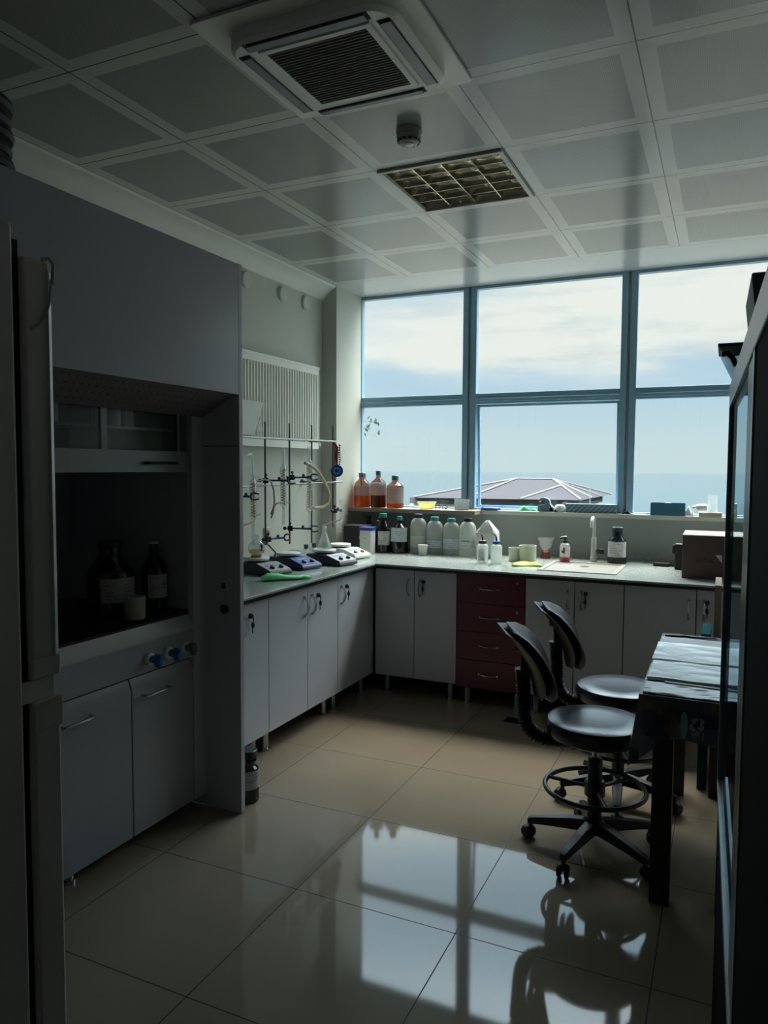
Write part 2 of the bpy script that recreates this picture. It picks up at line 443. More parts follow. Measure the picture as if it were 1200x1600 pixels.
for p, q in ((A, r1), (B_, r2), (r1, r2), (lerp(A, B_, .34), r1), (lerp(A, B_, .66), lerp(r2, B_, .32)), (lerp(B_, Cc, .33), r2), (lerp(B_, Cc, .62), r2), (Cc, r2)): rib(hr, p, q)
hr.build('roof_rib', ROOFR, roof)
MB().prism([(-1.45, 60.0), (-1.45, 73), (-1.06, 73), (-1.06, 60.0)] and [(60.2, -1.65), (72.6, -1.65), (72.6, -1.1), (60.2, -1.1)], 'x', -25.2, -10.6).build('eave', mat('eave', '#45474b', 1.0, spec=0.0), bd)
tag(MB().cyl((-9.72, 60, -9), (-9.72, 60, .12), .05, .035, 8).build('pole', mat('pole_grey', '#55666e', .6)), 'thin dark pole standing right of the hipped roof outside', 'pole')
# leafy twig close outside the left window
tw = thing('tree_branch', 'thin leafy twig outside against the sky at the left window', 'branch', (-3.55, 7.0, 1.7))
LEAF = mat('leaf_grey_green', '#2f4038', .9, spec=.1)
MB().tube([(-3.75, 7.05, 1.70), (-3.58, 7.0, 1.82), (-3.45, 7.0, 1.93), (-3.36, 7.0, 1.98)], [.008, .006, .004, .002], 6).tube([(-3.55, 7, 1.85), (-3.42, 7.02, 1.86), (-3.33, 7.02, 1.84)], .003, 5).tube([(-3.95, 7.1, -9), (-3.95, 7.1, 1.5), (-3.9, 7.08, 1.62), (-3.75, 7.05, 1.70)], [.07, .05, .03, .009], 8).build('branch', mat('bark', '#4c4a42', .8), tw)
lf = MB()
for k in range(46):
    c = Vector((random.uniform(-3.62, -3.30), 7+random.uniform(-.06, .06), random.uniform(1.79, 2.03)))
    if (c.x+3.46)**2/.03+(c.z-1.91)**2/.018 > 1: continue
    a = random.uniform(0, 2*PI); b2 = random.uniform(-.6, .6)
    u = Vector((math.cos(a), b2, math.sin(a)))*.026; w = Vector((-math.sin(a), .3, math.cos(a)))*.013
    lf.face([lf.v(c-u), lf.v(c+w), lf.v(c+u), lf.v(c-w)])
lo = lf.build('leaves', LEAF, tw, smooth=False); lo['kind'] = 'stuff'

# ------------------------------------------------------------------ ceiling fittings
ac = thing('air_conditioner', 'white square ceiling cassette air conditioner with dark grille', 'air conditioner', (-1.19, 2.22, CZ))
ACW = mat('ac_white', '#f2f2ec', .4); ACD = mat('ac_dark', '#17171a', .6)
def rrect(x0, x1, y0, y1, r, n=6):
    p = []
    for cx, cy, a in ((x1-r, y1-r, 0), (x0+r, y1-r, PI/2), (x0+r, y0+r, PI), (x1-r, y0+r, 1.5*PI)):
        p += [(cx+r*math.cos(a+PI/2*i/n), cy+r*math.sin(a+PI/2*i/n)) for i in range(n+1)]
    return p
MB().prism(rrect(-1.535, -.845, 1.885, 2.56, .02), 'z', CZ-.012, CZ).build('flange', ACW, ac, bevel=.003)
pb = MB(); pp = rrect(-1.47, -.895, 1.955, 2.485, .09); qq = rrect(-1.455, -.91, 1.965, 2.475, .08)
rings = [[pb.v((*p, CZ-.012)) for p in pp], [pb.v((*p, CZ-.05)) for p in pp], [pb.v((*p, CZ-.062)) for p in qq]]
pb.skin(rings); panel = pb.build('panel', ACW, ac)
gb = MB().box(-1.345, -1.0, 2.03, 2.375, CZ-.066, CZ-.060)
for k in range(24): gb.box(-1.345, -1.0, 2.037+k*.0142, 2.041+k*.0142, CZ-.069, CZ-.066)
gr = gb.build('grille', mat('ac_grille', '#5d5855', .55), ac)
fb_ = MB()
for x0, x1, y0, y1 in ((-1.365, -1.345, 2.01, 2.395), (-1.0, -.98, 2.01, 2.395), (-1.345, -1.0, 2.01, 2.03), (-1.345, -1.0, 2.375, 2.395)): fb_.box(x0, x1, y0, y1, CZ-.071, CZ-.060)
fb_.build('grille_frame', ACW, ac, bevel=.002)
for x0, x1, y0, y1 in ((-1.395, -.97, 1.967, 2.004), (-1.39, -.975, 2.428, 2.458), (-1.444, -1.404, 2.02, 2.42), (-.962, -.920, 2.02, 2.42)):
    o = MB().box(x0, x1, y0, y1, CZ-.0635, CZ-.060).build('air_slot', ACD, ac)
    if x1-x0 > .1: MB().box(x0+.01, x1-.01, y0+.006, y1-.002, CZ-.069, CZ-.064).build('louvre', GREYP, o)
    else: MB().box(x0+.006, x1-.002, y0+.01, y1-.01, CZ-.069, CZ-.064).build('louvre', GREYP, o)
MB().box(-1.23, -1.185, 2.001, 2.006, CZ-.0625, CZ-.0605).box(-1.178, -1.170, 1.999, 2.008, CZ-.0625, CZ-.0605).build('emblem', mat('emblem_grey', '#4a4c4e', .5), ac)
MB().box(-1.05, -1.012, 2.404, 2.409, CZ-.0625, CZ-.0605).build('badge', mat('emblem_grey', '#4a4c4e', .5), ac)

sd = thing('smoke_detector', 'round white smoke detector on ceiling beside the louvre light', 'smoke detector', (-1.20, 2.83, CZ))
MB().lathe((-1.20, 2.83, CZ), [(.05, 0), (.052, -.012), (.048, -.022), (.046, -.024)], 28).build('base', mat('detector_grey', '#8e8f8a', .45), sd)
MB().lathe((-1.20, 2.83, CZ), [(.046, -.024), (.05, -.030), (.046, -.044), (.036, -.055), (.030, -.057)], 28).build('housing', mat('detector_grey', '#8e8f8a', .45), sd)
vb = MB()
for k in range(12):
    a = 2*PI*k/12; c, s_ = math.cos(a), math.sin(a)
    vb.obox((-1.20+.0425*c, 2.83+.0425*s_, CZ-.048), (.004*c, .004*s_, -.001), (-.007*s_, .007*c, 0), (.002*c, .002*s_, .004))
vb.build('vent', BLACK, sd)
MB().lathe((-1.20, 2.83, CZ), [(.018, -.057), (.02, -.060), (.012, -.062)], 20).build('cap', WHITEP, sd)

# louvre light, one tile
lx0, lx1, ly0, ly1 = -1.4976, -.9076, 3.1563, 3.7463
lum = thing('ceiling_light', 'square recessed fluorescent light with mirrored parabolic louvre', 'ceiling light', ((lx0+lx1)/2, (ly0+ly1)/2, CZ))
fm = MB()
for a in ((lx0, lx0+.022, ly0, ly1), (lx1-.022, lx1, ly0, ly1), (lx0+.022, lx1-.022, ly0, ly0+.022), (lx0+.022, lx1-.022, ly1-.022, ly1)): fm.box(a[0], a[1], a[2], a[3], CZ-.012, CZ-.001)
fm.build('frame', mat('light_frame', '#b4b6b0', .3), lum, bevel=.002)
ix0, ix1, iy0, iy1 = lx0+.022, lx1-.022, ly0+.022, ly1-.022
MIRR = mat('mirror_louvre', '#efe4cc', .16, 1.0)
hb0 = MB().box(ix0-.012, ix1+.012, iy0-.012, iy1+.012, CZ+.088, CZ+.090)
for q in ((ix0-.012, ix0-.010, iy0-.012, iy1+.012), (ix1+.010, ix1+.012, iy0-.012, iy1+.012), (ix0-.010, ix1+.010, iy0-.012, iy0-.010), (ix0-.010, ix1+.010, iy1+.010, iy1+.012)): hb0.box(*q, CZ+.001, CZ+.088)
hb0.build('housing', mat('light_housing', '#c9c0aa', .35), lum)
for k in range(0, 5):                       # lengthwise mirrored spines, widening upwards
    xx = min(max(ix0+(ix1-ix0)*k/4, ix0+.004), ix1-.004)
    MB().prism([(xx-.0015, CZ-.002), (xx+.0015, CZ-.002), (xx+.005, CZ+.02), (xx+.013, CZ+.045), (xx-.013, CZ+.045), (xx-.005, CZ+.02)], 'y', iy0, iy1).build('spine', MIRR, lum)
for k in range(0, 6):                       # curved cross blades between the spines
    yy = iy0+.004+(iy1-iy0-.008)*k/5
    for q in range(4):
        xa, xb = ix0+(ix1-ix0)*q/4, ix0+(ix1-ix0)*(q+1)/4
        o = MB(); n = 8; secs = []
        for i in range(n+1):
            u = i/n; xx = xa+.003+(xb-xa-.006)*u; d_ = .030-.010*math.sin(PI*u)
            secs.append([o.v(p) for p in ((xx, yy-.001, CZ-.001), (xx, yy+.001, CZ-.001), (xx, yy+.009, CZ+d_), (xx, yy-.009, CZ+d_))])
        o.skin(secs).build('blade', MIRR, lum)
for k in range(4):
    xx = ix0+(ix1-ix0)*(k+.5)/4
    MB().cyl((xx, iy0+.01, CZ+.066), (xx, iy1-.01, CZ+.066), .013, seg=14).build('tube_lamp', mat('unlit_tube', '#f0ead8', .35), lum)

# round covers high on the left wall
for k, (yy, lab) in enumerate(((4.005, 'round white wall plug nearest the fume hood, high on left wall'), (4.437, 'middle of the three round white plugs high on left wall'), (4.748, 'round white wall plug nearest the window column, high on left wall'))):
    o = MB()
    o.tube([(XW, yy, 2.700), (XW+.012, yy, 2.700), (XW+.02, yy, 2.700)], [.052, .052, .044], 24)
    tag(o.build('wall_plug', mat('plug_white', '#c2c5bb', .45)), lab, 'wall plug', 'round plugs on the left wall')

# ------------------------------------------------------------------ radiator on the left wall
rd = thing('radiator', 'white ribbed panel radiator mounted on left wall behind the glassware', 'radiator', (-2.77, 4.37, 1.64))
RADM = mat('radiator_white', '#e8eae0', .4)
ry0, ry1, rz0, rz1 = 3.40, 4.837, 1.642, 2.236
pb = MB().box(-2.80, -2.784, ry0, ry1, rz0, rz1).box(-2.784, -2.755, ry0, ry1, rz0, rz0+.048).box(-2.784, -2.755, ry0, ry1, rz1-.052, rz1).box(-2.784, -2.755, ry0, ry0+.012, rz0, rz1).box(-2.784, -2.755, ry1-.012, ry1, rz0, rz1)
n = 42
for k in range(n):
    yy = ry0+.018+(ry1-ry0-.036)*(k+.5)/n; h = .0098
    pb.prism([(-2.785, yy-h), (-2.752, yy-h*.6), (-2.752, yy+h*.6), (-2.785, yy+h)], 'z', rz0+.045, rz1-.05)
pb.build('panel', RADM, rd, bevel=.002)
MB().box(-2.80, -2.752, ry0-.004, ry1+.004, rz1-.012, rz1+.006).build('top_cover', RADM, rd, bevel=.002)
MB().cyl((-2.785, ry1, rz1-.03), (-2.785, ry1+.03, rz1-.03), .014).build('plug', WHITEP, rd)
MB().cyl((-2.785, ry1, rz0+.03), (-2.785, ry1+.035, rz0+.03), .016).ball((-2.785, ry1+.04, rz0+.03), .02).build('valve', WHITEP, rd)
MB().box(XW+.001, -2.80, ry0+.2, ry0+.24, rz0+.1, rz1-.1).box(XW+.001, -2.80, ry1-.24, ry1-.2, rz0+.1, rz1-.1).build('bracket', GREYP, rd)

# ------------------------------------------------------------------ base cabinets and worktop
ZT = .873                                    # worktop surface
class Face:                                  # u to the right along a cabinet front, w out of it
    def __init__(s, kind, pos): s.k = kind; s.p = pos
    def P(s, u, w, z): return (s.p+w, u, z) if s.k == 'x' else (u, s.p-w, z)
    def box(s, b, u0, u1, w0, w1, z0, z1):
        a, c = s.P(u0, w0, z0), s.P(u1, w1, z1)
        return b.box(min(a[0], c[0]), max(a[0], c[0]), min(a[1], c[1]), max(a[1], c[1]), z0, z1)
def bow(F, u, z, L=.105, vert=True):
    b = MB(); pts = []
    for i in range(13):
        k = i/12; q = (k-.5)*L
        w = .006+.026*math.sin(PI*k)**.8
        pts.append(F.P(u, w, z+q) if vert else F.P(u+q, w, z))
    b.tube(pts, .005, 8)
    for s_ in (-1, 1):
        q = s_*L*.5
        c0, c1 = (F.P(u, 0, z+q), F.P(u, .009, z+q)) if vert else (F.P(u+q, 0, z), F.P(u+q, .009, z))
        b.cyl(c0, c1, .009, .007, 12)
    return b
def lock(F, u, z, door, key=True):
    b = MB(); b.cyl(F.P(u, 0, z), F.P(u, .012, z), .013, .012, 16)
    l = b.build('lock', BLACK, door)
    if key:
        k = MB(); k.cyl(F.P(u, .012, z), F.P(u, .022, z), .003, seg=8)
        k.tube([F.P(u, .020, z-.005), F.P(u, .021, z-.02), F.P(u, .018, z-.03)], .003, 8)
        k.ball(F.P(u, .018, z-.045), .009, .009, .017); k.tube([F.P(u, .016, z-.06), F.P(u, .016, z-.085)], .0028, 8)
        k.build('key', BLACK, l)
def leg(F, u, w, cab, h=.125):
    p0, p1 = F.P(u, w, 0), F.P(u, w, h); MB().tube([p0, F.P(u, w, .012), F.P(u, w, .013), p1], [.03, .03, .022, .022], 16).build('leg', CHROME, cab)
CB, CT = .125, .842
def cabinet(name, label, F, u0, u1, doors, depth=.66, body=LAMD, facem=LAM, legs=True, fillers=()):
    c = F.P((u0+u1)/2, -depth/2, 0); cab = thing(name, label, 'cabinet', (c[0], c[1], 0), 'base cabinets under the worktop')
    b = MB(); F.box(b, u0+.002, u1-.002, -depth, -.020, CB, CT); b.build('body', body, cab)
    for (a, d, hs, lk) in doors:             # door span, handle side (-1 left, 1 right, 0 none), lock u or None
        o = MB(); F.box(o, a+.0025, d-.0025, -.019, 0, CB, CT-.004)
        dr = o.build('door', facem, cab, bevel=.0015)
        if hs: bow(F, a+.04 if hs < 0 else d-.04, CT-.115).build('handle', CHROME, dr)
        if lk is not None: lock(F, lk, CT-.072, dr)
    for (a, d) in fillers:
        o = MB(); F.box(o, a+.001, d-.001, -.019, -.003, CB, CT-.004); o.build('filler_panel', LAM, cab)
    if legs:
        for u in (u0+.06, u1-.06):
            for w in (-.07, -depth+.08): leg(F, u, w, cab)
    return cab
FX = Face('x', -2.13); FY = Face('y', 4.46)
cabinet('base_cabinet', 'grey base cabinet next to the fume hood, key in its only visible door', FX, 2.665, 3.212, [(2.665, 2.94, 1, None), (2.94, 3.212, -1, 3.045)])
cabinet('base_cabinet', 'grey two-door base cabinet of left run with paired bow handles', FX, 3.212, 3.968, [(3.212, 3.606, 1, None), (3.606, 3.968, -1, 3.72)])
cabinet('base_cabinet', 'narrow grey base cabinet of left run beside the inner corner', FX, 3.968, 4.475, [(3.968, 4.235, -1, 4.075)], fillers=[(4.235, 4.475)])
cabinet('base_cabinet', 'grey two-door base cabinet of window run left of red drawers', FY, -2.112, -1.538, [(-2.112, -1.829, 1, None), (-1.829, -1.538, -1, -1.765)], depth=.9)
cabinet('base_cabinet', 'grey two-door base cabinet under the sink right of red drawers', FY, -1.096, -.518, [(-1.096, -.80, 1, None), (-.80, -.518, -1, -.735)], depth=.9)
cabinet('base_cabinet', 'wide grey base cabinet of window run below the brown carton', FY, -.518, .24, [(-.518, -.131, 1, None), (-.131, .24, -1, -.075)], depth=.9)
cabinet('base_cabinet', 'grey base cabinet at right end of the window run', FY, .24, .79, [(.24, .79, 1, None)], depth=.9)
# red drawer unit
c = thing('drawer_unit', 'wine red four-drawer base unit in the window run', 'drawer unit', (-1.317, 4.9, 0))
b = MB(); FY.box(b, -1.536, -1.098, -.9, -.02, CB-.015, CT); b.build('body', mat('wine_red_side', '#3a1018', .4), c)
for k in range(4):
    z1 = CT-.004-k*.1815; z0 = z1-.179
    o = MB(); FY.box(o, -1.535, -1.099, -.019, 0, z0, z1); d = o.build('drawer', RED, c, bevel=.0015)
    bow(FY, -1.322, (z0+z1)/2+.005, .115, False).build('handle', CHROME, d)
    MB().cyl(FY.P(-1.145, 0, z1-.035), FY.P(-1.145, .006, z1-.035), .009, seg=14).build('lock', CHROME, d)
for u in (-1.48, -1.155):
    for w in (-.07, -.82): leg(FY, u, w, c, .112)

# worktop: one L-shaped slab
def granite(name):
    m = mat(name, '#a3aca8', .13, var=.0); t = NT(m.node_tree); b = t.n['Principled BSDF']
    g = t.n.new('ShaderNodeTexCoord'); n = t.noise(g.outputs['Object'], 90, 4, .7); n2 = t.noise(g.outputs['Object'], 9, 4, .6)
    t.put(b.inputs['Base Color'], t.mix(t.step(n, .35, .65), t.mix(n2, lin('#7f8884'), lin('#99a29d')), lin('#adb6b1')))
    b.inputs['IOR'].default_value = 1.6
    return m
GRAN = granite('pale_polished_granite')
poly = [(XW, 2.665), (-2.10, 2.665), (-2.10, 4.43), (XR, 4.43), (XR, YWIN), (-2.70, YWIN), (-2.70, 5.0), (XW, 5.0)]
tp = MB().prism(poly, 'z', ZT-.013, ZT).build('worktop', GRAN, bevel=.002)
tag(tp, 'pale polished L-shaped worktop running along left wall and window', 'worktop')
poly2 = [(XW+.02, 2.67), (-2.102, 2.67), (-2.102, 4.432), (XR-.01, 4.432), (XR-.01, YWIN-.1), (-2.69, YWIN-.1), (-2.69, 4.98), (XW+.02, 4.98)]
MB().prism(poly2, 'z', ZT-.031, ZT-.0132).build('edge_band', mat('black_edge', '#141517', .35), tp)
MB().box(XW, XW+.012, 2.665, 5.0, ZT, ZT+.03).box(-2.70, XR, YWIN-.014, YWIN, ZT, ZT+.03).build('upstand', GRAN, tp)

# ------------------------------------------------------------------ fume hood
hood = thing('fume_hood', 'tall grey fume hood with dark open bay standing against left wall', 'fume hood', (-2.35, 1.87, 0))
HM = mat('hood_grey', '#9a9ea5', .24, var=.03, vscale=12); HMD = mat('hood_grey_frame', '#b9b9c0', .4); HIN = mat('hood_lining', '#b0b1b6', .6)
HD = mat('hood_soffit', '#6f6c6e', .5)
y0h, y1h = 1.10, 2.632; xf = -1.872; xs = -2.06
def side(name, ya, yb):
    return MB().box(XW+.005, xf, ya, yb, .008, 2.355).build(name, HMD, hood, bevel=.002)
right = side('side_panel', 2.606, y1h); side('side_panel', y0h, y0h+.026)
MB().box(xf-.02, xf, y0h+.026, 2.606, 1.812, 2.352).build('upper_panel', HM, hood, bevel=.002)
MB().box(XW+.005, xf-.02, y0h+.026, 2.606, 2.335, 2.352).build('top', HMD, hood)
# sloping perforated soffit
so = MB().hexa([(xf-.02, y0h+.026, 1.812), (xf-.02, 2.606, 1.812), (xs, 2.606, 1.722), (xs, y0h+.026, 1.722), (xf-.02, y0h+.026, 1.824), (xf-.02, 2.606, 1.824), (xs, 2.606, 1.734), (xs, y0h+.026, 1.734)])
so.mi = 1; nrm = Vector((.09, 0, -.168)).normalized()
for i in range(46):
    for j in range(4):
        p = Vector((xf-.04, y0h+.06+i*.033+(j % 2)*.0165, 0)); k = .12+.22*j
        p = Vector((xf-.02+(xs-xf+.02)*k, p.y, 1.812+(1.722-1.812)*k))
        ring = so.ring(p+nrm*.0006, Vector((0, 1, 0)), nrm.cross(Vector((0, 1, 0))), .005, 6)
        so.face(ring)
so.build('soffit', [HD, BLACK], hood, smooth=False)
# posts, lining
MB().box(xs-.03, xs, 2.530, 2.590, .06, 1.728).build('post', HMD, hood, bevel=.002)
MB().box(xs-.03, xs, y0h+.05, y0h+.11, .06, 1.728).build('post', HMD, hood, bevel=.002)
MB().box(xs-.02, xs-.002, 2.589, 2.606, .06, 1.728).build('infill', HMD, hood)
MB().box(XW+.005, XW+.02, y0h+.026, 2.606, .06, 2.335).build('back_lining', HIN, hood)
MB().box(XW+.02, xs-.03, 2.560, 2.590, .88, 2.33).build('side_lining', HIN, hood)
bf = MB().box(-2.66, -2.645, 1.2, 2.2, 1.1, 1.68).build('baffle', HIN, hood)
MB().box(XW+.02, xs-.025, y0h+.026, 2.59, .868, .888).build('work_surface', mat('hood_bench', '#1e1f22', .3), hood)
# lip and control panel
MB().prism([(xs-.03, .888), (xs+.0, .824), (xs+.0, .812), (xs-.05, .812), (xs-.05, .888)], 'y', y0h+.05, 2.532).build('front_lip', mat('hood_lip', '#a3a7a8', .35), hood, bevel=.002)
cp = MB().box(xs-.02, xs-.002, y0h+.05, 2.575, .695, .812).build('control_panel', HM, hood, bevel=.0015)
for yy, mt, nm in ((2.255, 'blue', 'valve'), (2.365, 'blue', 'valve'), (2.465, 'grey', 'valve')):
    v = MB().tube([(xs-.002, yy, .748), (xs+.012, yy, .748), (xs+.014, yy, .748)], [.024, .024, .02], 20).build(nm, WHITEP, cp)
    mm = mat('valve_blue', '#1f6aa5', .35) if mt == 'blue' else mat('valve_grey', '#6d6b70', .4)
    kb = MB().tube([(xs+.014, yy, .748), (xs+.03, yy+.002, .748), (xs+.05, yy+.006, .746), (xs+.058, yy+.008, .745)], [.014, .018, .02, .015], 8)
    kb.obox((xs+.045, yy+.005, .744), (.012, .002, 0), (0, .006, 0), (0, 0, .026)); kb.build('valve_handle', mm, cp)
# doors below
for a, d, hs in ((1.155, 1.45, 1), (1.45, 1.805, 1), (1.805, 2.165, -2), (2.165, 2.568, -1)):
    db = MB().prism([(xs-.03, .06), (xs-.006, .06), (xs-.006, .638), (xs-.022, .684), (xs-.03, .684)], 'y', a+.003, d-.003)
    dr = db.build('door', HM, hood, bevel=.0015)
    mid = (a+d)/2 if hs > 0 else a+(.125 if hs == -1 else .082)
    hb = MB(); hy0, hy1 = mid-.07, mid+.07
    hb.tube([(xs-.006, hy0, .610), (xs+.018, hy0, .608), (xs+.022, hy0+.008, .608), (xs+.022, hy1-.008, .608), (xs+.018, hy1, .608), (xs-.006, hy1, .610)], .0055, 8)
    hb.build('handle', CHROME, dr)
MB().box(XW+.02, xs-.03, y0h+.03, 2.57, .06, .69).build('cupboard', LAMD, hood)
for yy in (1.2, 1.9, 2.55):
    MB().lathe((xs-.07, yy, 0), [(.03, 0), (.03, .015), (.022, .016), (.022, .06)], 14).build('foot', CHROME, hood)
# sash with bottom rail, glass and its frame
sash = MB().box(xs-.035, xs-.012, y0h+.11, 2.530, 1.486, 1.572).build('sash_rail', mat('hood_sash', '#7c8084', .35), hood, bevel=.002)
hb = MB(); hb.tube([(xs-.012, 2.26, 1.523), (xs+.012, 2.265, 1.523), (xs+.014, 2.27, 1.523), (xs+.014, 2.42, 1.523), (xs+.012, 2.425, 1.523), (xs-.012, 2.43, 1.523)], .006, 8); hb.build('sash_handle', DARKM, sash)
MB().box(xs-.026, xs-.022, y0h+.11, 2.47, 1.572, 1.80).build('sash_glass', glass('sash_glass', (.75, .8, .8), .15, .02), hood)
for q0, q1 in ((2.462, 2.472), (2.045, 2.075)): MB().box(xs-.034, xs-.018, q0, q1, 1.572, 1.80).build('sash_stile', mat('hood_sash', '#7c8084', .35), hood)
MB().box(xs-.20, xs-.04, y0h+.12, 2.46, 1.652, 1.662).build('inner_shelf', mat('hood_shelf', '#7c8084', .4), hood)
# switch and lock on the cheek
sw = MB().box(-1.97, -1.935, 2.598, 2.606, .975, 1.02).build('switch', mat('switch_grey', '#c9c9c9', .4), hood, bevel=.003)
MB().box(-1.962, -1.943, 2.595, 2.598, .985, 1.010).build('rocker', mat('switch_dark', '#4b4b4d', .4), sw)
MB().tube([(-1.952, 2.606, .896), (-1.952, 2.598, .896)], .02, 18).tube([(-1.952, 2.598, .896), (-1.952, 2.590, .896)], .012, 12).build('socket', DARKM, hood)
MB().box(-2.05, -1.874, 2.6045, 2.606, 1.596, 1.599).build('seam', BLACK, hood)

# pots on the hood's inner shelf
for k, (yy, r, lab) in enumerate(((2.115, .026, 'white pot on the hood inner shelf beside the middle stile'), (2.19, .027, 'white pot in the middle of the hood inner shelf row'), (2.262, .024, 'white pot at right of the hood inner shelf row'), (1.88, .036, 'white pot on the hood inner shelf, left of the middle stile'))):
    o = MB().lathe((xs-.10, yy, 1.662), [(r*.88, 0), (r, .004), (r, .07), (r*.9, .07), (r*.86, .006)], 18)
    tag(o.build('plastic_pot', WHITEP), lab, 'pot', 'pots on the hood shelf')

# black hose coil on top of the hood
hz = MB()
for k in range(5): hz.torus((-2.02, 1.50, 2.385+k*.042), .10-.006*(k % 2), .024, 36, 10)
hz.tube([(-2.0, 1.50, 2.585), (-2.04, 1.46, 2.64), (-2.15, 1.45, 2.70), (-2.4, 1.45, 2.74), (-2.6, 1.45, 2.74)], .03, 10)
tag(hz.build('flexible_hose', BLACKR), 'coiled black flexible hose lying on top of the fume hood', 'hose')

# ------------------------------------------------------------------ bottles
def dark_bottle(name, label, loc, r, h, capm, labm, lz0, lz1, handle=False, neck=.42, group=None, body=BROWNG, la=(-2.5, -.4), capr=None, caph=.03):
    b = thing(name, label, 'bottle', loc, group)
    n = r*neck; z1 = h*.56; z2 = h*.80
    MB().lathe((0, 0, 0), [(r*.9, 0), (r, .006), (r, z1), (r*.93, z1+.02), (r*.72, z1+(z2-z1)*.55), (n*1.1, z2), (n, z2+.01), (n, h-caph)], 28).build('body', body, b, local=True)
    cr = capr or n*1.15
    MB().lathe((0, 0, 0), [(cr, h-caph), (cr, h-.003), (cr*.92, h)], 20).build('cap', capm, b, local=True)
    if labm: MB().lathe((0, 0, 0), [(r+.0008, lz0), (r+.0008, lz1)], 18, a0=la[0], a1=la[1]).build('label', labm, b, local=True)
    if handle: MB().torus((-n-.012, 0, z2+.012), .014, .005, 18, 8, (0, 1, 0)).build('handle', body, b, local=True)
    return b
LBL = label_mat('label_white'); LBLB = label_mat('label_bluish', '#b6c3c8', '#5e7582'); LBLG = label_mat('label_grey', '#a9a6a2', '#605d5a')
TEAL = mat('teal_cap', '#2b7f86', .4); BLUEC = mat('blue_grey_cap', '#3d6a8c', .4)
dark_bottle('reagent_bottle', 'big dark brown reagent bottle with green cap and small handle on worktop', (-2.345, 5.085, ZT), .062, .290, mat('green_cap', '#1f6f68', .4), LBL, .055, .16, True, la=(-1.75, -.2))
dark_bottle('reagent_bottle', 'dark reagent bottle with wide bluish label and teal cap on worktop', (-2.215, 5.10, ZT), .066, .272, TEAL, LBLB, .085, .19, neck=.22, la=(-2.65, -.15), capr=.02)
dark_bottle('reagent_bottle', 'black bottle behind the blue-lidded white tub in worktop corner', (-2.53, 5.20, ZT), .06, .262, BLACK, None, 0, 0, capr=.027)
dark_bottle('reagent_bottle', 'dark bottle with white label standing right of the tap', (-.655, 5.19, ZT), .062, .245, mat('navy_cap', '#1a2a3c', .4), LBL, .045, .150, neck=.5, la=(-2.7, -.3), body=mat('navy_glass', '#101c2a', .2))
dark_bottle('reagent_bottle', 'large dark bottle with wide pale label inside the fume hood', (-2.34, 2.34, .888), .095, .31, BLACK, LBLG, .06, .16, la=(-1.2, .9), neck=.45)
dark_bottle('reagent_bottle', 'slim dark bottle with pale cap inside the fume hood', (-2.24, 2.49, .888), .055, .30, WHITEP, LBLG, .06, .16, la=(-1.3, .6), neck=.34, caph=.012)
dark_bottle('reagent_bottle', 'black bottle with grey label standing on floor beside fume hood', (-1.935, 2.735, 0), .055, .235, BLACK, LBLG, .065, .150, la=(-1.2, .8), neck=.75)
tag(MB().lathe((-2.17, 2.30, .888), [(.034, 0), (.04, .004), (.043, .095), (.039, .095), (.036, .006)], 20).build('plastic_beaker', mat('cream_plastic', '#a5a68e', .5)), 'cream plastic beaker in front of the bottles in the fume hood', 'beaker')

# amber half-full bottles on the plank
AMB = glass('amber_glass', (.66, .44, .36), .6, .05, body=(.06, .03, .03), bodyf=.20)
def amber(label, x, h, fill, liqm, capm, neck, labz, la, r=.066):
    b = thing('amber_bottle', label, 'bottle', (x, 5.302, 1.195), 'amber bottles on the window plank')
    n = r*neck; z1 = h*.60; z2 = h*.80
    MB().lathe((0, 0, 0), [(r*.9, 0), (r, .006), (r, z1), (r*.9, z1+.025), (n*1.2, z2), (n, z2+.008), (n, h-.03)], 28).build('body', AMB, b, local=True)
    MB().lathe((0, 0, 0), [(r*.86, .004), (r*.955, .01), (r*.955, fill)], 26).build('liquid', liqm, b, local=True)
    MB().lathe((0, 0, 0), [(n*1.15, h-.035), (n*1.15, h-.004), (n*1.0, h)], 20).build('cap', capm, b, local=True)
    MB().lathe((0, 0, 0), [(r+.0008, labz[0]), (r+.0008, labz[1])], 18, a0=la[0], a1=la[1]).build('label', glass('pale_label', (.62, .68, .74), 0, .02, .3, (.36, .41, .46), .62), b, local=True)
LQ1 = glass('orange_liquid', (.98, .52, .14), .2, .03, body=(.40, .12, .02), bodyf=.22)
LQ2 = glass('brown_liquid', (.42, .20, .18), .2, .03, body=(.10, .035, .03), bodyf=.4)
amber('amber bottle with orange liquid nearest the window column on plank', -2.628, .272, .098, LQ1, mat('mauve_cap', '#6d6a80', .4), .40, (.092, .165), (-2.8, -.2))
amber('amber bottle with brownish liquid and blue cap, middle of three on plank', -2.487, .288, .096, LQ2, BLUEC, .30, (.096, .20), (-2.8, -.2), .062)
amber('amber bottle with big white label, right of three on plank', -2.343, .252, .035, LQ1, mat('slate_cap', '#47586b', .4), .36, (.035, .155), (-2.7, .5), .068)

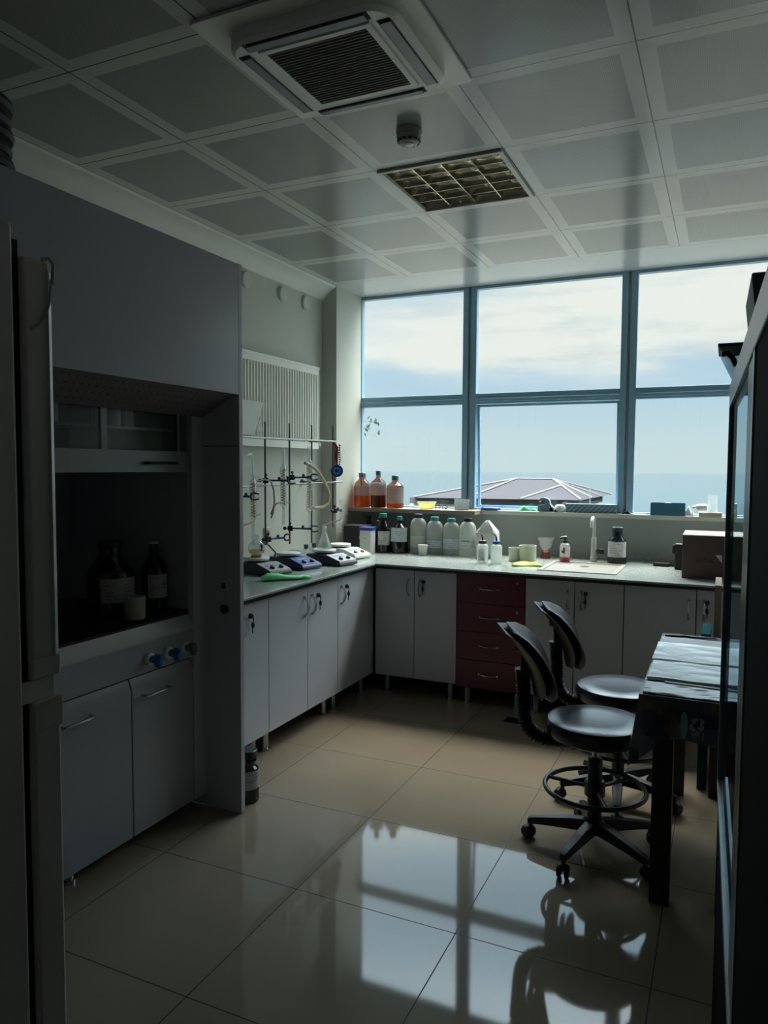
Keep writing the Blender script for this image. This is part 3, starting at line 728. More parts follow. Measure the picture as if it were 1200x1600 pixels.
# translucent plastic bottles by the wall
FROST = glass('frosted_plastic', (.82, .86, .84), .3, .03, .3, (.62, .66, .63), .55)
FLBL = glass('frosted_label', (.8, .84, .86), .1, .02, .3, (.55, .60, .63), .75)
def frosted(label, x, y, r, h, capm, caph=.028, lab=(.06, .14), lm=FLBL, shoulder=.78, sy=.85):
    b = thing('plastic_bottle', label, 'bottle', (x, y, ZT), 'translucent bottles along the window wall')
    n = r*.38
    MB().lathe((0, 0, 0), [(r*.92, 0), (r, .008), (r, h*shoulder-.03), (r*.93, h*shoulder), (r*.70, h*.86), (n, h*.90), (n, h-.02)], 28, sy=sy).build('body', FROST, b, local=True)
    MB().lathe((0, 0, 0), [(n*1.25, h-caph), (n*1.25, h-.003), (n*1.15, h)], 20).build('cap', capm, b, local=True)
    if lab: MB().lathe((0, 0, 0), [(r+.001, lab[0]), (r+.001, lab[1])], 18, sy=sy, a0=-2.8, a1=-.3).build('label', lm, b, local=True)
    return b
frosted('tall translucent bottle with navy cap beside the dark bottles', -2.075, 5.13, .062, .292, mat('navy_cap', '#1a2a3c', .4), lab=(.05, .13), lm=label_mat('cream_label', '#b9bcae', '#8d9086'))
frosted('translucent bottle with teal cap behind the small white tub', -1.945, 5.13, .062, .275, TEAL, lab=(.05, .105), lm=LBLB)
frosted('translucent bottle with teal cap and bluish label, middle of row', -1.815, 5.13, .062, .268, TEAL, lab=(.045, .12), lm=LBLB)
w4 = frosted('translucent handled bottle with black cap left of white jug', -1.69, 5.13, .062, .276, BLACK, lab=(.06, .125), lm=label_mat('white_plain_label', '#c6c9c4', '#9b9e9c', 30))
MB().box(-.03, .03, -.0545, -.0538, .108, .114).build('print', mat('print_black', '#2a2c2c', .6), w4, local=True)
MB().tube([(-.03, -.030, .14), (-.034, -.047, .16), (-.034, -.047, .20), (-.026, -.032, .22)], .009, 8).build('grip', FROST, w4, local=True)
# white jug with a peaked top
jg = thing('plastic_jug', 'white plastic jug with peaked top behind the wash bottles', 'jug', (-1.535, 5.11, ZT))
j = MB(); secs = []
for z_, hw, hd in ((0, .072, .055), (.01, .076, .06), (.172, .076, .06), (.19, .07, .055), (.225, .042, .034), (.252, .02, .018), (.262, .012, .012)):
    secs.append([j.v((p[0], p[1], z_)) for p in rrect(-hw, hw, -hd, hd, min(hw, hd)*.45, 4)])
j.skin(secs).build('body', mat('jug_white', '#c4c8c3', .45), jg, local=True)
MB().tube([(-.05, -.03, .200), (-.028, -.036, .232), (-.012, -.03, .252)], .007, 8).tube([(.05, -.03, .200), (.028, -.036, .232), (.012, -.03, .252)], .007, 8).build('handle', mat('jug_white', '#c4c8c3', .45), jg, local=True)
# wash bottles
def wash(label, x, y, capm, labm):
    b = thing('wash_bottle', label, 'wash bottle', (x, y, ZT), 'wash bottles by the sink')
    MB().lathe((0, 0, 0), [(.034, 0), (.037, .004), (.037, .112), (.034, .122), (.02, .132), (.02, .135)], 24).build('body', glass('ldpe', (.8, .85, .83), .2, .03, .3, (.70, .74, .71), .72), b, local=True)
    MB().lathe((0, 0, 0), [(.025, .132), (.025, .152), (.022, .154)], 20).build('cap', capm, b, local=True)
    MB().tube([(0, 0, .154), (-.001, 0, .17), (-.006, 0, .186), (-.016, 0, .197), (-.030, -.004, .201), (-.044, -.006, .200)], [.0065, .006, .005, .004, .003, .0022], 8).build('nozzle', capm if capm is BLUEC else mat('maroon_cap', '#4a1420', .4), b, local=True)
    if labm: MB().lathe((0, 0, 0), [(.0375, .02), (.0375, .10)], 12, a0=-2.2, a1=-.9).build('label', labm, b, local=True)
wash('wash bottle with maroon cap and bent spout in front of jug', -1.468, 4.775, mat('maroon_cap', '#4a1420', .4), label_mat('wash_label', '#cdd1cb', '#a09a90', 40))
wash('wash bottle with blue cap and bent spout nearer the sink', -1.375, 4.785, mat('bright_blue_cap', '#1f5fae', .4), None)
# small white tub, white rolls/cups
tb = thing('plastic_tub', 'small white lidded tub in front of translucent bottles', 'tub', (-1.995, 5.02, ZT))
MB().lathe((0, 0, 0), [(.029, 0), (.031, .003), (.035, .066)], 20).build('body', WHITEP, tb, local=True)
MB().lathe((0, 0, 0), [(.0375, .064), (.0375, .074), (.036, .076)], 20).build('lid', WHITEP, tb, local=True)
CUPM = mat('cream_cup', '#b9bcae', .5)
tag(MB().lathe((-1.305, 5.00, ZT), [(.038, 0), (.042, .003), (.044, .092), (.039, .092), (.036, .006)], 22).build('plastic_cup', CUPM), 'shorter cream plastic cup beside the yellow cloth on worktop', 'cup', 'cream cups by the sink')
tag(MB().lathe((-1.215, 4.99, ZT), [(.05, 0), (.055, .003), (.058, .112), (.052, .112), (.048, .006)], 24).build('plastic_cup', CUPM), 'wider taller cream plastic cup beside the yellow cloth on worktop', 'cup', 'cream cups by the sink')
gc = thing('sundae_glass', 'clear dessert glass with reddish foot behind the cream cups', 'glass', (-1.15, 5.25, ZT))
MB().lathe((0, 0, 0), [(.014, .055), (.03, .07), (.044, .09), (.046, .125), (.056, .13), (.058, .15)], 24, caps=False).build('bowl', glass('smoky_glass', (.8, .82, .8), .6, .06, body=(.5, .5, .48), bodyf=.25), gc, local=True)
MB().lathe((0, 0, 0), [(.036, 0), (.034, .01), (.03, .045), (.014, .055)], 22).build('foot', mat('reddish_foot', '#6d2e28', .4), gc, local=True)
# folded yellow-green cloth
def crumple(x0, y0, L, Wd, hgt, rot, seed, nu=18, nv=12, fold=3.0):
    r = random.Random(seed); ph = [r.uniform(0, 6) for _ in range(6)]
    def P(u, v):
        a = (u-.5)*L*(1+.10*math.sin(5*v+ph[0])); b_ = (v-.5)*Wd*(1+.16*math.sin(6*u+ph[1]))
        e = min(u, 1-u, v, 1-v)*6; e = max(0, min(1, e))
        z = hgt*(.25+.75*e)*(.55+.30*math.sin(fold*2*u+3*v+ph[2])+.25*math.sin(9*v-4*u+ph[3]))
        return (x0+a*math.cos(rot)-b_*math.sin(rot), y0+a*math.sin(rot)+b_*math.cos(rot), ZT+.004+max(0, z))
    return MB().sheet(P, nu, nv, .0035)
tag(crumple(-1.17, 4.80, .19, .12, .02, .3, 4).build('cleaning_cloth', mat('yellow_green_cloth', '#a9b765', .85, var=.15, vscale=60), angle=80), 'folded yellow-green cleaning cloth on worktop left of sink', 'cloth')
# green rubber glove on the left run
gl = thing('rubber_glove', 'bright green rubber glove lying flat at left worktop edge', 'glove', (-2.26, 3.56, ZT))
GRN = mat('green_rubber', '#7ee69a', .5, var=.12, vscale=25)
g = MB(); path = [(-2.335, 3.455, ZT+.013), (-2.315, 3.49, ZT+.021), (-2.28, 3.53, ZT+.020), (-2.245, 3.565, ZT+.014), (-2.205, 3.605, ZT+.012), (-2.175, 3.645, ZT+.011)]
wd = [.030, .046, .042, .034, .036, .026]; ht = [.012, .020, .019, .013, .011, .009]
secs = []
for (p, w_, h_) in zip(path, wd, ht):
    d = Vector((.64, .77, 0)); nrm_ = Vector((-.77, .64, 0))
    ring = []
    for i in range(16):
        a = 2*PI*i/16; bump_ = 1+.10*math.sin(3*a+p[0]*90)
        q = Vector(p)+nrm_*(w_*math.cos(a))+Vector((0, 0, h_*math.sin(a)*bump_)); q.z = max(q.z, ZT+.001)
        ring.append(g.v(q))
    secs.append(ring)
g.skin(secs).build('cuff', GRN, gl, angle=80)
for k in range(4):
    f_ = MB(); s0 = Vector((-2.19, 3.625, ZT+.010))+Vector((-.77, .64, 0))*(-.022+.015*k)
    dr_ = Vector((.64+.12*(k-1.5)*-1, .77+.1*(k-1.5), 0)).normalized(); L_ = (.05, .062, .058, .045)[k]
    f_.tube([s0, s0+dr_*L_*.5+Vector((0, 0, .003)), s0+dr_*L_-Vector((0, 0, .002))], [.0085, .008, .006], 8); f_.build('finger', GRN, gl)

# soap pump, tap, sink, scourer, misc
sp = thing('soap_dispenser', 'pink soap pump bottle standing left of the white tap', 'soap dispenser', (-.985, 5.10, ZT))
MB().lathe((0, 0, 0), [(.030, 0), (.034, .005), (.034, .035)], 22).build('soap', mat('pink_soap', '#b2505c', .35), sp, local=True)
MB().lathe((0, 0, 0), [(.034, .035), (.034, .105), (.028, .122), (.013, .13), (.013, .133)], 22).build('body', glass('soap_bottle', (.8, .8, .8), .4, .05, body=(.62, .60, .58), bodyf=.6), sp, local=True)
MB().lathe((0, 0, 0), [(.016, .130), (.016, .145), (.006, .147), (.006, .165)], 16).tube([(.012, 0, .167), (-.01, 0, .167), (-.034, -.004, .163)], [.01, .009, .005], 8).build('pump', BLACK, sp, local=True)
MB().tube([(0, -.0345, .06), (.0, -.0345, .10)], .006, 6).ball((-.012, -.0335, .072), .007, .003, .009, 10, 6).build('print', mat('print_black', '#2a2c2c', .6), sp, local=True)
tapo = thing('tap', 'tall white swan-neck tap behind the sink', 'tap', (-.81, 5.20, ZT))
TAPM = mat('tap_white', '#c5c8c6', .3)
MB().lathe((0, 0, 0), [(.022, 0), (.022, .03), (.019, .034), (.0175, .10), (.0165, .16), (.013, .17)], 18).build('column', TAPM, tapo, local=True)
MB().tube([(0, 0, .16), (0, 0, .25)]+arc((0, -.055, .25), .055, 0, 1.05*PI, 12, (0, 1, 0), (0, 0, 1)), .011, 12).build('spout', TAPM, tapo, local=True)
MB().tube([(.015, 0, .075), (.045, -.005, .082)], .008, 8).tube([(.045, -.005, .06), (.047, -.005, .09)], [.024, .022], 16).build('lever', mat('dark_green_knob', '#1d3a34', .45), tapo, local=True)
sk = thing('sink', 'beige rectangular inset sink in the worktop by window', 'sink', (-.82, 4.86, ZT-.01))
SNK = mat('beige_sink', '#8f8d82', .4); s_ = MB()
x0, x1, ya, yb = -1.06, -.58, 4.60, 5.10; zr = ZT+.006
for a in ((x0, x1, ya, ya+.03), (x0, x1, yb-.03, yb), (x0, x0+.03, ya+.03, yb-.03), (x1-.03, x1, ya+.03, yb-.03)): s_.box(a[0], a[1], a[2], a[3], ZT-.001, zr)
s_.build('rim', SNK, sk, bevel=.002)
MB().box(x0+.03, x1-.03, ya+.03, yb-.03, ZT-.0005, ZT+.0015).build('bowl', mat('beige_sink_bowl', '#77746a', .5), sk)
MB().cyl((-.82, 4.9, ZT+.0015), (-.82, 4.9, ZT+.003), .03).build('drain', CHROME, sk)
fo = thing('utensil', 'dark flat tool lying on the worktop left of the carton', 'tool', (-.34, 5.18, ZT))
MB().box(-.42, -.32, 5.14, 5.20, ZT, ZT+.024).build('handle', BLACK, fo, bevel=.004); MB().box(-.32, -.25, 5.155, 5.185, ZT+.004, ZT+.016).build('blade', DARKM, fo)

# cardboard carton at right
CARD = mat('brown_cardboard', '#5c4a45', .8, var=.06, vscale=15); TAPE = mat('parcel_tape', '#c9c2ad', .35)
cx = thing('cardboard_box', 'big brown cardboard carton taped shut on worktop at right', 'box', (.02, 4.84, ZT))
MB().box(-.222, .262, 4.66, 5.02, ZT, ZT+.25).build('carton', CARD, cx, bevel=.003)
fl_ = MB().box(-.222, .262, 4.66, 4.836, ZT+.25, ZT+.254).build('flap', mat('flap_card', '#8d7f72', .75), cx); MB().box(-.222, .262, 4.842, 5.02, ZT+.25, ZT+.254).build('flap', mat('flap_card', '#8d7f72', .75), cx)
MB().box(-.224, .264, 4.70, 4.74, ZT+.2541, ZT+.2549).box(-.224, .264, 4.80, 4.88, ZT+.2541, ZT+.2549).box(-.224, .264, 4.94, 4.975, ZT+.2541, ZT+.2549).build('tape', TAPE, cx)
def text_mesh(name, s, size, mat_, parent, mtx):
    cu = bpy.data.curves.new(name, 'FONT'); cu.body = s; cu.size = size; cu.extrude = .0003; cu.align_x = 'CENTER'
    o = bpy.data.objects.new(name+'_src', cu); C.objects.link(o); bpy.context.view_layer.update()
    me = bpy.data.meshes.new_from_object(o.evaluated_get(bpy.context.evaluated_depsgraph_get()))
    bpy.data.objects.remove(o); me.name = name; me.materials.clear(); me.materials.append(mat_)
    me.transform(Matrix.Translation(-WLOC[parent.name]) @ mtx)
    q = bpy.data.objects.new(name, me); q.parent = parent; C.objects.link(q); return q
text_mesh('printed_word', 'KITA', .042, mat('carton_ink', '#3a2f2d', .8), cx, Matrix.Translation((-.10, 4.6592, ZT+.095)) @ Matrix.Rotation(PI/2, 4, 'X'))
MB().hexa([(-.045, 4.658, ZT+.145), (-.01, 4.658, ZT+.10), (-.009, 4.658, ZT+.10), (-.009, 4.658, ZT+.145), (-.045, 4.6595, ZT+.145), (-.01, 4.6595, ZT+.10), (-.009, 4.6595, ZT+.10), (-.009, 4.6595, ZT+.145)]).build('sticker', WHITEP, cx)
bk = thing('tape_dispenser', 'black upright gadget on worktop just left of the carton', 'gadget', (-.26, 5.05, ZT))
MB().box(-.285, -.228, 5.03, 5.07, ZT, ZT+.165).build('body', BLACK, bk, bevel=.01); MB().box(-.30, -.285, 5.04, 5.06, ZT+.10, ZT+.155).build('grip', BLACKR, bk, bevel=.004)

# left corner: white tub with blue lid, black box
tbx = thing('storage_tub', 'tall white square tub with blue lid in worktop corner', 'tub', (-2.40, 4.93, ZT))
MB().prism(rrect(-.046, .046, -.046, .046, .012, 4), 'z', 0, .175).build('body', mat('tub_white', '#b9bdb6', .45), tbx, local=True)
MB().prism(rrect(-.05, .05, -.05, .05, .014, 4), 'z', .172, .196).build('lid', BLUED, tbx, local=True)
MB().box(-.012, .012, -.0468, -.046, .115, .118).build('print', mat('emblem_grey', '#4a4c4e', .5), tbx, local=True)
bb = thing('instrument_box', 'black instrument box behind the hotplates in worktop corner', 'box', (-2.55, 5.08, ZT))
MB().box(-2.635, -2.455, 4.99, 5.13, ZT, ZT+.19).build('housing', mat('black_box', '#15161c', .35), bb, bevel=.006)
MB().box(-2.637, -2.453, 4.988, 5.132, ZT+.188, ZT+.198).build('lid', mat('brown_lid', '#3b2b2f', .4), bb, bevel=.003)
MB().box(-2.50, -2.47, 4.986, 4.99, ZT+.10, ZT+.12).build('badge', GREYP, bb)

# ------------------------------------------------------------------ things on the window plank and sill
SZ = 1.195
pk = MB().box(-2.70, -1.66, 5.195, YWIN, SZ-.03, SZ).build('window_shelf', mat('pale_wood_plank', '#8f8274', .5, var=.08, vscale=12), bevel=.002)
tag(pk, 'pale wooden plank shelf under the left window pane', 'shelf')
bw = thing('bowl', 'small yellowish plastic bowl on the window plank', 'bowl', (-2.085, 5.32, SZ))
MB().lathe((0, 0, 0), [(.045, 0), (.05, .004), (.066, .035), (.074, .05), (.070, .05), (.06, .03), (.045, .008)], 26).build('body', glass('yellow_plastic', (.8, .78, .5), .2, .03, .2, (.68, .64, .34), .75), bw, local=True)
MB().torus((0, 0, .05), .073, .003, 30, 6).build('rim', glass('clear_rim', (.9, .93, .93), .3, .05, .2, (.6, .66, .68), .6), bw, local=True)
sg = thing('safety_glasses', 'folded dark-rimmed spectacles lying beside yellow bowl on plank', 'glasses', (-1.955, 5.32, SZ))
MB().tube(arc((-.028, -.03, .016), .017, 0, 2*PI, 16, (1, 0, 0), (0, .2, .98)), .0025, 6).tube(arc((.028, -.03, .016), .017, 0, 2*PI, 16, (1, 0, 0), (0, .2, .98)), .0025, 6).tube([(-.012, -.03, .02), (0, -.032, .023), (.012, -.03, .02)], .002, 6).build('frame', BLACK, sg, local=True)
MB().tube([(-.045, -.03, .018), (-.04, .0, .012), (.02, .02, .004)], .0022, 6).tube([(.045, -.03, .018), (.04, .01, .012), (-.02, .03, .004)], .0022, 6).build('temple', BLACK, sg, local=True)
mg = thing('beaker', 'grey plastic beaker on plank in front of first mullion', 'beaker', (-1.80, 5.31, SZ))
MB().lathe((0, 0, 0), [(.05, 0), (.053, .003), (.055, .075), (.058, .08), (.052, .08), (.049, .006)], 26).build('body', glass('grey_beaker', (.6, .65, .66), .3, .04, .2, (.42, .46, .46), .7), mg, local=True)
MB().tube([(.052, 0, .068), (.075, 0, .066), (.078, 0, .045), (.053, 0, .02)], .004, 8).build('handle', glass('grey_beaker', (.6, .65, .66)), mg, local=True)
tag(MB().lathe((-1.60, 5.40, SZ), [(.07, 0), (.074, .004), (.074, .016), (.070, .020)], 28).build('jar_lid', BLUED), 'round blue lid lying on the sill beside first mullion', 'lid')
def rag(name, label, x0, y0, L, Wd, hg, rot, seed, m_, cat):
    r = random.Random(seed); ph = [r.uniform(0, 6) for _ in range(4)]
    def P(u, v):
        a = (u-.5)*L; b_ = (v-.5)*Wd*(1+.2*math.sin(7*u+ph[0])); e = max(0, min(1, min(u, 1-u, v, 1-v)*6))
        zz = hg*e*(.5+.3*math.sin(11*u+ph[1])+.25*math.sin(8*v+6*u+ph[2]))
        return (x0+a*math.cos(rot)-b_*math.sin(rot), y0+a*math.sin(rot)+b_*math.cos(rot), SZ+.004+max(0, zz))
    return tag(MB().sheet(P, 18, 8, .0035).build(name, m_, angle=80), label, cat)
rag('cleaning_cloth', 'crumpled green cloth lying on the middle window sill', -1.335, 5.41, .165, .05, .03, 0, 3, mat('green_cloth', '#3f9c68', .8, var=.2, vscale=40), 'cloth')
td = thing('tape_dispenser', 'dark hooked tape dispenser standing on the window sill', 'tape dispenser', (-1.19, 5.40, SZ))
MB().prism([(-.055, 0), (.062, 0), (.062, .03), (.048, .042), (.036, .06), (.034, .078), (.02, .095), (-.005, .102), (-.03, .099), (-.046, .085), (-.05, .07), (-.042, .066), (-.036, .076), (-.022, .083), (-.006, .082), (.004, .07), (.004, .056), (-.012, .05), (-.048, .046)], 'y', -.022, .022).build('body', mat('slate_plastic', '#6b8393', .45), td, local=True, bevel=.002)
MB().cyl((.045, -.022, .018), (.045, .022, .018), .012).build('roller', BLACK, td, local=True)
wb = thing('paper_roll', 'white crumpled paper roll end beside the tape dispenser', 'paper', (-1.085, 5.40, SZ))
MB().lathe((0, 0, 0), [(.035, 0), (.043, .012), (.040, .034), (.030, .05), (.012, .054)], 16).build('paper', mat('paper_white', '#b9c2c4', .7), wb, local=True); MB().cyl((-.02, -.036, .01), (-.02, -.032, .01), .012, seg=12).build('core', BLACK, wb, local=True)
lb = thing('roll_box', 'long narrow blue-grey striped carton on the middle sill', 'box', (-.865, 5.405, SZ))
def stripe_mat(name, a, b, f):
    m = mat(name, a, .5); t = NT(m.node_tree); bs = t.n['Principled BSDF']; g = t.n.new('ShaderNodeTexCoord'); x, y, z = t.sep(g.outputs['Object'])
    q = t.step(t.math('SINE', t.math('MULTIPLY', t.math('ADD', x, t.math('MULTIPLY', z, -1.0)), f)), -.1, .1)
    t.put(bs.inputs['Base Color'], t.mix(q, lin(a), lin(b))); return m
MB().box(-.175, .175, -.025, .025, 0, .06).build('carton', stripe_mat('striped_carton', '#5a7488', '#7f9aab', 180), lb, local=True, bevel=.002)
MB().box(-.176, .176, -.026, .026, .058, .063).build('lid', mat('striped_lid', '#6f899a', .5), lb, local=True)
def P(u, v): return (-.66+u*.16, 5.37+v*.06, SZ+.003+.022*math.exp(-((u-.25)/.12)**2)*(1-.5*v))
tag(MB().sheet(P, 16, 6, .001).build('paper_sheet', mat('paper_white', '#b9c2c4', .7), angle=80), 'loose white paper sheet at foot of second mullion', 'paper')
bx = thing('tissue_box', 'blue cardboard box with open top on the right sill', 'box', (-.355, 5.40, SZ))
MB().box(-.11, .11, -.035, .03, 0, .003).box(-.11, .11, -.035, -.032, .003, .085).box(-.11, .11, .027, .03, .003, .085).box(-.11, -.107, -.032, .027, .003, .085).box(.107, .11, -.032, .027, .003, .085).build('carton', mat('blue_carton', '#2f6a86', .55, var=.06, vscale=20), bx, local=True)
MB().lathe((.0, 0, .03), [(.024, 0), (.024, .052), (.018, .056)], 14).build('contents', mat('dark_contents', '#39464e', .6), bx, local=True)
tag(rag('tissue', 'white tissue and carton scraps right of blue box on sill', -.225, 5.40, .07, .05, .06, 0, 9, mat('paper_white', '#b9c2c4', .7), 'tissue'), 'white tissue scrap right of blue box on sill', 'tissue')
fbx = thing('flat_box', 'flat pale carton on right sill carrying a beaker', 'box', (-.10, 5.40, SZ))
MB().box(-.06, .08, -.035, .03, 0, .026).build('carton', mat('pale_carton', '#a7a59a', .6), fbx, local=True, bevel=.001); MB().box(-.061, .081, -.036, .031, .022, .027).build('lid', mat('pale_lid', '#b3b1a6', .6), fbx, local=True)
bk2 = MB().lathe((-.08, 5.395, SZ+.027), [(.032, 0), (.034, .003), (.034, .115), (.031, .115), (.031, .005)], 22)
tag(bk2.build('glass_beaker', CLEAR), 'tall clear glass beaker on flat carton at right sill', 'beaker')
pb2 = thing('plastic_bottle', 'small white plastic bottle lying on its side on right sill', 'bottle', (-.20, 5.375, SZ))
MB().tube([(-.175, 5.345, SZ+.062), (-.165, 5.345, SZ+.062), (-.115, 5.35, SZ+.062), (-.11, 5.35, SZ+.062)], [.016, .02, .02, .012], 16).build('body', WHITEP, pb2); MB().tube([(-.20, 5.343, SZ+.062), (-.175, 5.345, SZ+.062)], .01, 12).build('cap', WHITEP, pb2)
pb2.location.z += 0
tag(MB().box(.02, .07, 5.37, 5.42, SZ, SZ+.09).build('small_carton', mat('cream_carton', '#b5b19c', .6), bevel=.001), 'small cream carton at the far right of the sill', 'box')

# ------------------------------------------------------------------ distillation lattice and glassware
XL = -2.62
lat = thing('rod_lattice', 'steel rod lattice fixed to left wall above the hotplates', 'lab frame', (XL, 4.3, 1.0))
STEEL = mat('lattice_steel', '#9a9c9a', .3, .9); STEELD = mat('lattice_rod_dark', '#4d5452', .4, .6)
for yy, za, zb in ((3.918, 1.03, 1.79), (4.203, 1.0, 1.795), (4.492, .98, 1.80), (4.80, 1.07, 1.81)):
    MB().cyl((XL, yy, za), (XL, yy, zb), .006, seg=10).build('upright', STEELD, lat)
MB().cyl((XL+.012, 3.55, 1.685), (XL+.012, 4.83, 1.696), .006, seg=10).build('crossbar', STEEL, lat)
MB().cyl((XL+.012, 3.55, 1.391), (XL+.012, 4.925, 1.401), .006, seg=10).build('crossbar', STEEL, lat)
for yy in (3.6, 4.70):
    for zz in (1.686+(yy-3.55)*.008, 1.392+(yy-3.55)*.008): MB().cyl((XW+.001, yy, zz), (XL+.012, yy, zz), .007, seg=10).cyl((XW+.001, yy, zz), (XW+.008, yy, zz), .02, seg=14).build('wall_stub', STEELD, lat)
CLMP = mat('clamp_blue', '#1d4468', .4, .2, var=.1)
def clamp(label, p, q, jaw=True, knob=True, gap=.018, jaws=.05):
    """boss head at p, arm to q, two-finger jaw beyond q; p, q world"""
    p, q = Vector(p), Vector(q); d = (q-p).normalized(); up_ = Vector((0, 0, 1)); s_ = d.cross(up_).normalized()
    o = thing('clamp', label, 'clamp', tuple(p), 'clamps on the rod lattice')
    b = MB(); b.obox(p, d*.016, s_*.013, up_*.017)
    b.build('boss_head', BLACK, o, bevel=.003)
    MB().tube([p, p+(q-p)*.5, q], [.0055, .0055, .008], 8).build('arm', CLMP, o)
    if knob: MB().tube([p-d*.014, p-d*.03], [.004, .004], 8).ball(p-d*.036, .012, .012, .012, 10, 6).tube([p+up_*.017, p+up_*.03], .004, 8).ball(p+up_*.034, .009, .009, .009, 10, 6).build('knob', BLACK, o)
    MB().ball(p+(q-p)*.62+up_*.012, .010, .010, .012, 10, 6).build('wing_nut', CLMP, o)
    for s2 in (-1, 1):
        MB().tube([q, q+d*.01+up_*(s2*gap), q+d*(jaws*.5)+up_*(s2*gap*1.1), q+d*jaws+up_*(s2*gap*.8)], [.006, .006, .0055, .004], 8).build('jaw', BLACK if jaw == 'dark' else CLMP, o)
    return o
XC = -2.53
def J(y, z, dx=0): return (XC+dx, y, z)
clamp('long clamp reaching from first upright to second condenser', (XL+.014, 3.905, 1.425), (XC+.05, 3.955, 1.425))
clamp('short clamp from second upright holding the third condenser', (XL+.014, 4.215, 1.44), (XC+.03, 4.27, 1.442))
clamp('black clamp gripping the leftmost condenser beside the fume hood', (XL+.03, 3.60, 1.335), (XC-.005, 3.635, 1.335), 'dark')
clamp('open two-finger clamp pointing right on first upright', (XL+.016, 3.925, 1.055), (XL+.06, 4.04, 1.058), 'dark')
clamp('clamp under the leftmost condenser holding the round flask neck', (XL+.014, 3.90, 1.04), (XC+.03, 3.70, 1.035), 'dark')
clamp('blue clamp on second upright holding third condenser tail', (XL+.016, 4.185, 1.105), (XC+.03, 4.275, 1.10))
clamp('empty clamp on the last upright near the window column', (XL+.014, 4.805, 1.19), (XL+.02, 4.87, 1.19), gap=.006, jaws=.03)
GL2 = glass('bright_glassware', (.95, .97, .97), 2.1, .20, .14, (.85, .88, .88), .15)  # whitish body mixed into clear glass to stand in for its highlights
def condenser(label, y, z0, z1, x=XC, tail=.12, neck=.10, coil_m=None, tint=None, spiral=True):
    o = thing('condenser', label, 'condenser', (x, y, z0-tail), 'condensers on the rod lattice')
    r = .0205
    MB().lathe((x, y, 0), [(.008, z0-.02), (r*.7, z0-.01), (r, z0), (r, z1), (r*.7, z1+.01), (.009, z1+.02)], 20, caps=False).build('jacket', GL2, o)
    MB().lathe((x, y, 0), [(.0085, z0-tail), (.0085, z0-.01)], 14, caps=False).build('tail_tube', GL2, o)
    MB().lathe((x, y, 0), [(.010, z1+.015), (.012, z1+.03), (.012, z1+neck)], 14, caps=False).build('neck', GL2, o)
    n = 150; turns = (z1-z0)/.018
    pts = [(x+.0115*math.cos(2*PI*turns*i/n), y+.0115*math.sin(2*PI*turns*i/n), z0+.008+(z1-z0-.016)*i/n) for i in range(n+1)]
    MB().tube(pts, .0036, 6).build('coil', coil_m or CLEAR, o)
    for zz, a in ((z0+.018, .5), (z1-.02, -.6)):
        MB().tube([(x+r*.9*math.cos(a), y+r*.9*math.sin(a), zz), (x+(r+.024)*math.cos(a), y+(r+.024)*math.sin(a), zz+.008)], .005, 8).build('side_arm', GL2, o)
    return o
YEL = glass('amber_coil', (.75, .68, .45), .6, .06, .1, (.55, .48, .28), .45)
condenser('leftmost coil condenser beside fume hood, glass bend on top', 3.655, 1.205, 1.42, coil_m=YEL, tail=.16, neck=.04)
MB_ = MB(); MB_.tube([J(3.655, 1.455), J(3.655, 1.53), J(3.652, 1.565), J(3.635, 1.583), J(3.615, 1.583), J(3.60, 1.565)], .007, 10, caps=False)
tag(MB_.build('glass_bend', GL2), 'bent glass tube on top of the leftmost condenser', 'glass tube')
condenser('middle coil condenser behind second upright, straight glass neck', 3.985, 1.265, 1.505, coil_m=YEL, tail=.12, neck=.12)
condenser('right coil condenser with thick rubber hose attached', 4.305, 1.225, 1.545, coil_m=YEL, tail=.13, neck=.10)
HOSE = mat('cream_rubber_hose', '#b3a283', .5)
tag(MB().tube([J(4.20, 1.535, .03), J(4.25, 1.525, .04), J(4.33, 1.485, .05), J(4.41, 1.425, .05), J(4.47, 1.36, .05), J(4.49, 1.31, .05), J(4.475, 1.265, .05), J(4.43, 1.24, .04), J(4.36, 1.232, .02), J(4.33, 1.24, .01)], .0105, 12).build('rubber_hose', HOSE), 'thick cream rubber hose looping from the right condenser', 'hose')
tag(MB().tube([J(3.96, 1.285, .02), J(3.92, 1.288, .02), J(3.86, 1.285, .03), J(3.83, 1.265, .03), J(3.81, 1.235, .03), J(3.80, 1.225, .03)], .0055, 10).build('rubber_hose', mat('brown_hose', '#7d6a5a', .5)), 'thin brown hose end hanging from the middle condenser', 'hose')
tag(MB().tube([J(3.675, 1.425, .02), J(3.74, 1.435, .03), J(3.80, 1.42, .03), J(3.83, 1.37, .03), J(3.838, 1.30, .03), J(3.825, 1.23, .03), J(3.80, 1.20, .03)], .005, 10).build('rubber_hose', mat('grey_hose', '#8f9086', .5)), 'thin grey hose drooping beside the first upright', 'hose')
tag(MB().tube([J(3.635, 1.195, .02), J(3.60, 1.19, .03), J(3.55, 1.18, .03), J(3.50, 1.175, .02)], .0055, 10).build('rubber_hose', mat('tan_hose', '#a58a5c', .5)), 'short tan hose at foot of leftmost condenser', 'hose')
